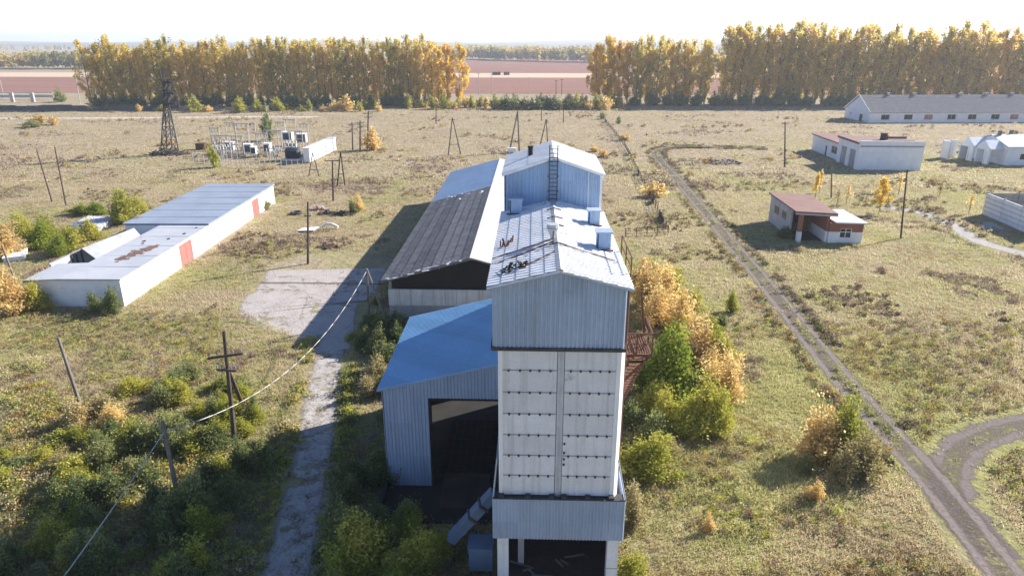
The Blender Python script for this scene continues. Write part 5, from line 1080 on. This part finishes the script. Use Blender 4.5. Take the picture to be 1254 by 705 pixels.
shrub('pale', 462, 468, 2.6, 3.0, 'pale yellow bush lit by the sun between lane and blue roof'); shrub('pale', 452, 486, 1.8, 2.2, 'low pale bush in half shade beside the lane')
for k in range(7): g = G(112 + rnd.uniform(-28, 34), 522 + rnd.uniform(-16, 12)); shrub('orange' if k % 2 else 'pale', 0, 0, rnd.uniform(1.6, 2.6), rnd.uniform(2.2, 3.2), 'ochre dry bush in the clump below the leaning meadow pole', 'ochre clump below the leaning pole', world=g)
for (x, y) in ((222, 470), (236, 464), (210, 478)): shrub('dull', x, y, 1.6, 2.6, 'green bush in the small dark clump behind the crossarm pole', 'dark clump behind the crossarm pole')
for k in range(12): x = -13 + rnd.uniform(-1.2, 1.0); shrub('dark', 0, 0, rnd.uniform(1.2, 2.0), rnd.uniform(1.8, 2.6), 'dark bush growing against the shaded barn front and wall', 'dark bushes at the barn corner', world=(x - 2.2, rnd.uniform(56, 64), 0))
mass('undergrowth', [('dull', rnd.uniform(.8, 1.5), rnd.uniform(1.6, 2.6), (-15.4 - rnd.random() * 2.2, rnd.uniform(66, 120))) for k in range(30)], 'low growth in the shadow strip along the barn side')
# bushes around the garage and ruin
for a in (('orange', 18, 385, 5.0, 6.0, 'big orange yellow bush at the near end of the garage'), ('orange', -8, 372, 4.6, 5.4, 'orange bush cut by the picture edge near the leaning pole'), ('yg', 48, 380, 3.0, 3.2, 'yellow green bush hugging the garage corner'), ('orange', 8, 316, 4.4, 5.4, 'yellow orange bush at the picture edge behind the garage'), ('yg', 30, 290, 3.8, 5.0, 'yellow green bush behind the slab ruin, outermost'), ('yg', 60, 298, 3.6, 5.0, 'yellow green bush beside the dark bush at the ruin'), ('green', 50, 304, 3.6, 4.6, 'dark green bush wedged before the slab ruin'), ('yg', 84, 308, 3.4, 4.8, 'yellow green bush close to the ruined shed gable'), ('green', 72, 314, 3.0, 4.2, 'dark bush at the foot of the ruined shed'), ('yg', 112, 294, 3.0, 4.0, 'yellow green bush behind the ruined shed roof'), ('yg', 152, 274, 5.4, 5.6, 'big rounded yellow green bush beyond the ruined shed'), ('yg', 170, 270, 4.2, 4.4, 'yellow green bush touching the garage roof'), ('pale', 178, 296, 3.6, 3.2, 'pale bush growing at the step of the garage roofs'), ('dull', 140, 384, 2.8, 2.6, 'bare greenish bush against the garage end wall'), ('dull', 118, 382, 2.2, 2.4, 'thin weedy bush before the shaded garage wall'), ('green', 118, 262, 2.0, 5.0, 'low dark hedge bush behind the white slab ruin'), ('green', 100, 262, 1.8, 4.4, 'low dark bush at the far side of the slab ruin'), ('dull', 324, 256, 1.6, 3.2, 'dark bush at the far garage corner')): shrub(*a)
for a in (('faro', 455, 184, 6.2, 6.4, 'orange bush beside the cluster of dark poles'), ('farg', 264, 205, 5.6, 4.2, 'yellow green bush at the end of the substation'), ('fard', 330, 172, 9.5, 5.0, 'small dark tree standing behind the substation'), ('orange', 440, 258, 2.8, 2.8, 'orange bush near the barn side'), ('dull', 432, 262, 2.2, 2.4, 'dark bush at the scrap heap near the barn'), ('faro', 800, 241, 3.2, 4.8, 'golden bush between post fence and dirt track'), ('faro', 765, 172, 2.2, 4.0, 'straw yellow bush beside the post fence'), ('faro', 740, 192, 2.0, 3.6, 'dry orange bush behind the tower penthouse'), ('faro', 728, 186, 1.8, 3.4, 'dry straw bush behind the tower penthouse ridge'), ('fard', 738, 146, 3.0, 3.0, 'dark bush on the fence line at the belt'), ('fard', 758, 152, 3.4, 2.0, 'thin dark bush just off the fence line'), ('faro', 205, 178, 1.6, 5.0, 'low orange weeds bush by the pylon mound')): shrub(*a)
# bushes in front of the pylon belt
for (k, x, y, h, w, lab) in (('farg', 240, 137, 6.4, 9.0, 'round olive bush before the pylon belt, largest of the row'), ('farg', 292, 138, 5.6, 7.6, 'olive bush before the belt above the substation'), ('farg', 316, 137, 4.6, 5.4, 'small olive bush beside the dark tree top'), ('farg', 340, 136, 5.6, 7.0, 'olive bush before the belt just beyond the dark tree'), ('farg', 380, 136, 4.4, 4.0, 'slim olive bush before the belt'), ('faro', 424, 136, 6.6, 9.5, 'big orange bush before the belt'), ('faro', 410, 136, 4.2, 6, 'smaller orange bush beside the big one before the belt'), ('farg', 450, 134, 4.0, 6, 'yellow bush before the belt near the dark pole cluster'), ('farg', 462, 134, 4.2, 5, 'yellow bush second beyond the dark pole cluster'), ('fard', 75, 125, 6, 8, 'green bush at the end of the pale barrier'), ('faro', 48, 152, 4.0, 7.0, 'orange bush beyond the bare leaning poles'), ('faro', 66, 153, 3.2, 5, 'small yellow bush beyond the bare leaning poles'), ('fard', 40, 156, 2.4, 8, 'low grey green bush beyond the bare leaning poles')): shrub(k, x, y, h, w, lab)
for k in range(16): shrub('farg' if k % 3 else 'faro', 0, 0, rnd.uniform(2.0, 3.6), rnd.uniform(3.5, 6), 'small yellowish bush in the fringe at the pylon belt foot', 'fringe bushes of the pylon belt', world=G(105 + k * 24 + rnd.uniform(-8, 8), 135 + rnd.uniform(-1, 2)))
for k in range(15): shrub('fard', 0, 0, rnd.uniform(4.0, 6.5), rnd.uniform(6, 8.5), 'dark bush of the hedge crossing the field gap', 'dark hedge in the field gap', world=G(608 + k * 7 + rnd.uniform(-3, 3), 134 + rnd.uniform(-1.5, .5)))
for k in range(15): shrub(['farg', 'faro'][k % 2], 0, 0, rnd.uniform(3.4, 5.5), rnd.uniform(4, 6.5), 'yellowish bush at the gap end of the pylon belt', 'yellowish bushes at the pylon belt end', world=G(500 + k * 7.5 + rnd.uniform(-3, 3), 133 + rnd.uniform(-2, 1)))
for k in range(9): shrub(['faro', 'farg', 'faro'][k % 3], 0, 0, rnd.uniform(4, 6.5), rnd.uniform(5, 7), 'orange yellow bush below the bright poplars', 'orange bushes below the bright poplars', world=G(698 + k * 7.5, 134 + rnd.uniform(-2, 1)))
mass('undergrowth', [('fard', rnd.uniform(3.2, 6.4), rnd.uniform(5, 8), (45 + (k % 26) * 7 + rnd.uniform(-2, 2), 316.5 + rnd.uniform(-1.5, 2.5))) for k in range(90)], 'dark growth at the shaded foot of the belts behind the livestock barn')
mass('undergrowth', [('fard', rnd.uniform(3.0, 6.2), rnd.uniform(5, 8), (-190 + (k % 24) * 6.5 + rnd.uniform(-2, 2), 298.5 + (k % 24) * .66 + rnd.uniform(-1.5, 2.5))) for k in range(84)], 'dark growth at the shaded foot of the pylon belt')
# birch saplings on the gatehouse side
def birch(px, py_, h, w, label, kind='yg', n=1300):
    g = G(px, py_); C = []; segs = [(Vector((0, 0, 0)), Vector((.1, 0, h * .95)), .07, .02)]
    for k in range(22):
        t = .3 + .68 * (k + NR.random()) / 22; a = NR.random() * 6.283; r = w / 2 * (1.1 - t) * NR.uniform(.1, 1.1) * 1.25; p = Vector((math.cos(a) * r, math.sin(a) * r, h * t)); segs.append((Vector((0, 0, h * (t - .1))), p, .02, .006)); C.append(clump(p, (w * .17, w * .17, .5), n // 22))
    C = np.concatenate(C); V, Q = leaves(C, None, NR.uniform(.14, .26, len(C))); r = thing('birch_sapling', label, 'tree', g)
    a = bpy.data.objects.new('crown', npmesh('birch_crown', V, Q, [LF[kind]])); b = bpy.data.objects.new('trunk', wood_mesh('birch_trunk', segs, MT['birchbark']))
    for o in (a, b): col.objects.link(o); o.parent = r
birch(1076, 262, 6.0, 3.4, 'bright golden birch sapling standing behind the gatehouse', 'poplar_bright', 2000)
birch(998, 243, 4.6, 1.5, 'slim golden sapling left bare at the foot, before the boiler house shadow', 'poplar_bright', 600); birch(1003, 236, 4.2, 1.4, 'thin orange sapling directly beside a slim golden one', 'orange', 400)
birch(1036, 250, 3.6, 2.0, 'sparse pinkish sapling between the short post and golden birch', 'orange', 260); birch(1024, 254, 3.0, 2.2, 'sparse greyish sapling next to the short post', 'pale', 220); birch(1100, 238, 3.8, 1.6, 'thin orange sapling before the boiler house front wall', 'orange', 360); birch(1186, 262, 3.4, 2.0, 'sparse orange sapling beside the broken path', 'orange', 260); birch(1150, 240, 2.6, 1.6, 'tiny sparse sapling in the grass beyond the path', 'pale', 200)
shrub('dark', 962, 292, 1.7, 3.2, 'dark bush before the gatehouse side wall'); shrub('dull', 966, 284, 2.0, 2.6, 'dull bush against the gatehouse side wall'); shrub('pale', 986, 283, 3.0, 2.0, 'dry grey bush at the gatehouse porch')

# ================================================================== GRASS (one uncountable mass)
def seg_dist(X, Y, line):
    d = np.full(len(X), 1e9)
    for a, b in zip(line, line[1:]):
        ax, ay = a[0], a[1]; bx, by = b[0] - ax, b[1] - ay; L = bx * bx + by * by + 1e-9; t = np.clip(((X - ax) * bx + (Y - ay) * by) / L, 0, 1); d = np.minimum(d, np.hypot(X - ax - t * bx, Y - ay - t * by))
    return d
RECTS = [(-1.9, 4.8, 27.5, 48.3), (-9.4, -1.5, 33.5, 48.3), (-14.5, 3, 62.8, 121.3), (-57, -44, 67, 118), (37.3, 46.9, 94.8, 108), (71.5, 86, 154, 186), (108, 131, 161, 175), (117, 197, 248, 272)]
def grass(name, n, x0, x1, y0, y1, blades, hmin, hmax, w, seed, taper=0.0):
    r = np.random.default_rng(seed); Y = y0 + (y1 - y0) * r.random(n) ** (1 + taper); half = .80 * Y + 8; X = (r.random(n) * 2 - 1) * half + .03 * Y
    ok = (X > x0) & (X < x1)
    for a in RECTS: ok &= ~((X > a[0]) & (X < a[1]) & (Y > a[2]) & (Y < a[3]))
    for line, wd in ((TQ, 1.3), (BQ, 2.1), (LQ, 1.7), (PQ, 1.6)):
        d = seg_dist(X, Y, [(q.x, q.y) for q in line]); ok &= ~((d < wd) & (r.random(n) < .97))
    d = seg_dist(X, Y, [(q.x, q.y) for q in YQ]); ok &= ~((d < np.interp(Y, [57, 61, 64.5, 68.5, 81], [1.6, 2.8, 5, 7.3, 8])) & (r.random(n) < .985))
    X, Y = X[ok], Y[ok]; n = len(X)
    nz = np.array([mnoise.noise(Vector((x * .055, y * .055, seed))) + .55 * mnoise.noise(Vector((x * .21, y * .21, 9))) + .35 * mnoise.noise(Vector((x * .7, y * .7, 3))) for x, y in zip(X, Y)])
    nz2 = np.array([mnoise.noise(Vector((x * .09, y * .09, 40.5))) + .5 * mnoise.noise(Vector((x * .4, y * .4, 30))) for x, y in zip(X, Y)])
    lush = nz * 1.1 + np.clip((95 - Y) / 70, -.55, .75) * .34 + np.where(X < -12, .10, 0) + np.where((X > 12) & (Y < 190), .10, 0) - .18 + r.normal(0, .18, n)
    kind = np.where(lush > .18, 1, 0); kind = np.where((nz2 > .42) & (r.random(n) < .7), 2, kind); kind = np.where((nz2 < -.5) & (r.random(n) < .5), 3, kind)
    hs = (hmin + (hmax - hmin) * r.random(n) ** 1.6) * (1 + .55 * np.clip(nz2, -.6, 1)) * np.where(kind == 2, 1.25, 1)
    m = n * blades; bx = np.repeat(X, blades) + r.normal(0, .14 + w, m); by = np.repeat(Y, blades) + r.normal(0, .14 + w, m); h = np.repeat(hs, blades) * r.uniform(.55, 1.15, m); a = r.random(m) * 6.283; ln = r.normal(0, .45, (m, 2)) * h[:, None]
    ww = w * r.uniform(.6, 1.4, m); V = np.zeros((m, 3, 3)); V[:, 0] = np.stack([bx - np.cos(a) * ww, by - np.sin(a) * ww, np.zeros(m)], 1); V[:, 1] = np.stack([bx + np.cos(a) * ww, by + np.sin(a) * ww, np.zeros(m)], 1); V[:, 2] = np.stack([bx + ln[:, 0], by + ln[:, 1], h], 1)
    o = bpy.data.objects.new(name, npmesh(name, V.reshape(-1, 3), np.arange(m * 3).reshape(-1, 3), [LF['straw'], LF['gblade'], LF['weed'], LF['ochre']], np.repeat(kind, blades))); col.objects.link(o); return tag(o, kind='stuff')
grass('grass', 70000, -70, 60, 22, 64, 9, .07, .36, .028, 3)
grass('grass', 76000, -120, 110, 64, 135, 7, .08, .32, .05, 4)
grass('grass', 52000, -260, 260, 135, 310, 5, .12, .42, .11, 5, .35)
def verge(name, line, off, n, mats, seed, lsz=.12):
    """ragged dark weeds growing along the edge of a track"""
    r = np.random.default_rng(seed); C = []; MI = []; L = [(q.x, q.y) for q in line]
    for _ in range(n):
        t = r.random() * (len(L) - 1.001); i = int(t); f = t - i; x = L[i][0] * (1 - f) + L[i + 1][0] * f; y = L[i][1] * (1 - f) + L[i + 1][1] * f
        d = Vector((L[i + 1][0] - L[i][0], L[i + 1][1] - L[i][1], 0)).normalized(); o = off + r.normal(0, .35); x += d.y * -o; y += d.x * o
        if mnoise.noise(Vector((x * .2, y * .2, seed))) < -.15 or (line is TQ and seg_dist(np.array([x]), np.array([y]), [(q.x, q.y) for q in BQ])[0] < 3.4): continue
        s = .32 * r.uniform(.5, 1.4); k = int(24 + 20 * r.random()); C.append(clump((x, y, s * .6), (s, s, s * .75), k)); MI += [r.integers(len(mats))] * k
    C = np.concatenate(C); C[:, 2] = np.maximum(C[:, 2], .03); V, Q = leaves(C, None, r.uniform(lsz * .6, lsz * 1.5, len(C)))
    o = bpy.data.objects.new(name, npmesh(name, V, Q, mats, np.array(MI))); col.objects.link(o); return tag(o, kind='stuff')
def weeds(name, n, y0, y1, seed, lsz, mats, cut, r_=.5, x1=1e9, leafy=1):
    r = np.random.default_rng(seed); C = []; MI = []
    for _ in range(n):
        y = y0 + (y1 - y0) * r.random(); x = (r.random() * 2 - 1) * (.8 * y + 6) + .03 * y
        if x > x1: continue
        if mnoise.noise(Vector((x * .07, y * .07, seed))) + .4 * mnoise.noise(Vector((x * .3, y * .3, 2))) < cut: continue
        if any(a[0] - .5 < x < a[1] + .5 and a[2] - .5 < y < a[3] + .5 for a in RECTS): continue
        X, Y = np.array([x]), np.array([y])
        if min(seg_dist(X, Y, [(q.x, q.y) for q in l])[0] for l in (TQ, BQ, LQ)) < 2.0 or seg_dist(X, Y, [(q.x, q.y) for q in YQ])[0] < 8.7: continue
        s = r_ * r.uniform(.5, 1.3); k = int((22 + 20 * r.random()) * leafy); C.append(clump((x, y, s * .55), (s, s, s * .6), k)); MI += [r.integers(len(mats))] * k
    C = np.concatenate(C); C[:, 2] = np.maximum(C[:, 2], .03); V, Q = leaves(C, None, r.uniform(lsz * .6, lsz * 1.4, len(C)))
    o = bpy.data.objects.new(name, npmesh(name, V, Q, mats, np.array(MI))); col.objects.link(o); return tag(o, kind='stuff')
weeds('weeds', 9500, 24, 66, 21, .11, [LF['dull'], LF['weed'], LF['yg'], LF['pale'], LF['gblade'], LF['weed'], LF['ochre']], -.1, .42)
weeds('weeds', 5200, 24, 54, 77, .13, [LF['yg'], LF['gblade'], LF['straw'], LF['gblade'], LF['pale'], LF['dull'], LF['yg'], LF['ochre']], -.1, .6, -15, 1.6)
weeds('weeds', 9000, 66, 140, 33, .2, [LF['weed'], LF['pale'], LF['gblade'], LF['weed']], .28, .5)
weeds('weeds', 6000, 140, 300, 35, .34, [LF['weed'], LF['ochre'], LF['gblade'], LF['straw']], .34, .8)

verge('verge_weeds', TQ, 2.0, 1500, [LF['weed'], LF['dull'], LF['weed']], 61); verge('verge_weeds', TQ, -2.0, 1100, [LF['weed'], LF['ochre'], LF['dull']], 62); verge('verge_weeds', TQ, 0, 420, [LF['gblade'], LF['dull']], 63, .09)
verge('verge_weeds', LQ, 2.1, 420, [LF['dull'], LF['yg'], LF['dark']], 64); verge('verge_weeds', LQ, -2.0, 420, [LF['dull'], LF['pale'], LF['yg']], 65)

# ================================================================== LIGHT, AIR, CAMERA
w = bpy.data.worlds.new('World'); sc.world = w; w.use_nodes = True; nt = w.node_tree; nt.nodes.clear()
o_ = nt.nodes.new('ShaderNodeOutputWorld'); bg = nt.nodes.new('ShaderNodeBackground'); sky = nt.nodes.new('ShaderNodeTexSky'); sky.sky_type = 'NISHITA'; sky.sun_disc = False
sky.sun_elevation = SUN_EL; sky.sun_rotation = SUN_AZ; sky.altitude = 150; sky.air_density = .6; sky.dust_density = 0.0; sky.ozone_density = 4.0
bg.inputs['Strength'].default_value = .1; 
# thin bright veil of cloud low in the sky
ns, ls = nt.nodes, nt.links; gv = ns.new('ShaderNodeTexCoord').outputs['Generated']; sp = ns.new('ShaderNodeSeparateXYZ'); ls.new(gv, sp.inputs[0])
mp = ns.new('ShaderNodeMapping'); mp.inputs['Scale'].default_value = (2.2, 2.2, 9); ls.new(gv, mp.inputs[0]); cn = noise_tex(ns, ls, mp.outputs[0], 1.6, 6, .6, .3)
low = maprange(ns, ls, sp.outputs['Z'], .20, .03); cf = math_n(ns, ls, 'MULTIPLY', low, maprange(ns, ls, cn.outputs[0], .25, .6, .55, 1))
ls.new(mixc(ns, ls, cf, sky.outputs[0], (5.4, 5.5, 5.7)), bg.inputs[0]); nt.links.new(bg.outputs[0], o_.inputs[0])
sun = bpy.data.lights.new('sun', 'SUN'); sun.energy = 5.0; sun.angle = math.radians(.5); sun.color = (1, .955, .885)
so = bpy.data.objects.new('sun', sun); col.objects.link(so)
sd = Vector((math.sin(SUN_AZ) * math.cos(SUN_EL), math.cos(SUN_AZ) * math.cos(SUN_EL), math.sin(SUN_EL))); so.rotation_euler = sd.to_track_quat('Z', 'Y').to_euler()
HAZE = .00022
if HAZE:
    m, nt2, ns, ls = newmat('haze_air'); out = ns.new('ShaderNodeOutputMaterial'); v = ns.new('ShaderNodeVolumePrincipled'); v.inputs['Color'].default_value = (.86, .91, 1, 1); v.inputs['Density'].default_value = HAZE; v.inputs['Anisotropy'].default_value = .2; ls.new(v.outputs[0], out.inputs['Volume'])
    hz = MB(); hz.box(-6600, 6600, -300, 7100, -1.5, 75); tag(hz.build('haze', m), kind='stuff')
cam = bpy.data.cameras.new('camera'); cam.sensor_width = 36; cam.lens = F / 1254 * 36; cam.clip_end = 20000; cam.clip_start = .5
co = bpy.data.objects.new('camera', cam); col.objects.link(co); co.location = (0, 0, H); co.rotation_euler = (math.pi / 2 - TH, 0, YAW); sc.camera = co
vs = sc.view_settings; vs.view_transform = 'Standard'; vs.look = 'None'; vs.exposure = 1.25; vs.gamma = 1; vs.use_curve_mapping = False
sc.cycles.max_bounces = 10; sc.cycles.diffuse_bounces = 7; sc.cycles.transparent_max_bounces = 10; sc.cycles.volume_bounces = 0; sc.cycles.use_denoising = True
try: sc.cycles.denoiser = 'OPENIMAGEDENOISE'
except Exception: pass
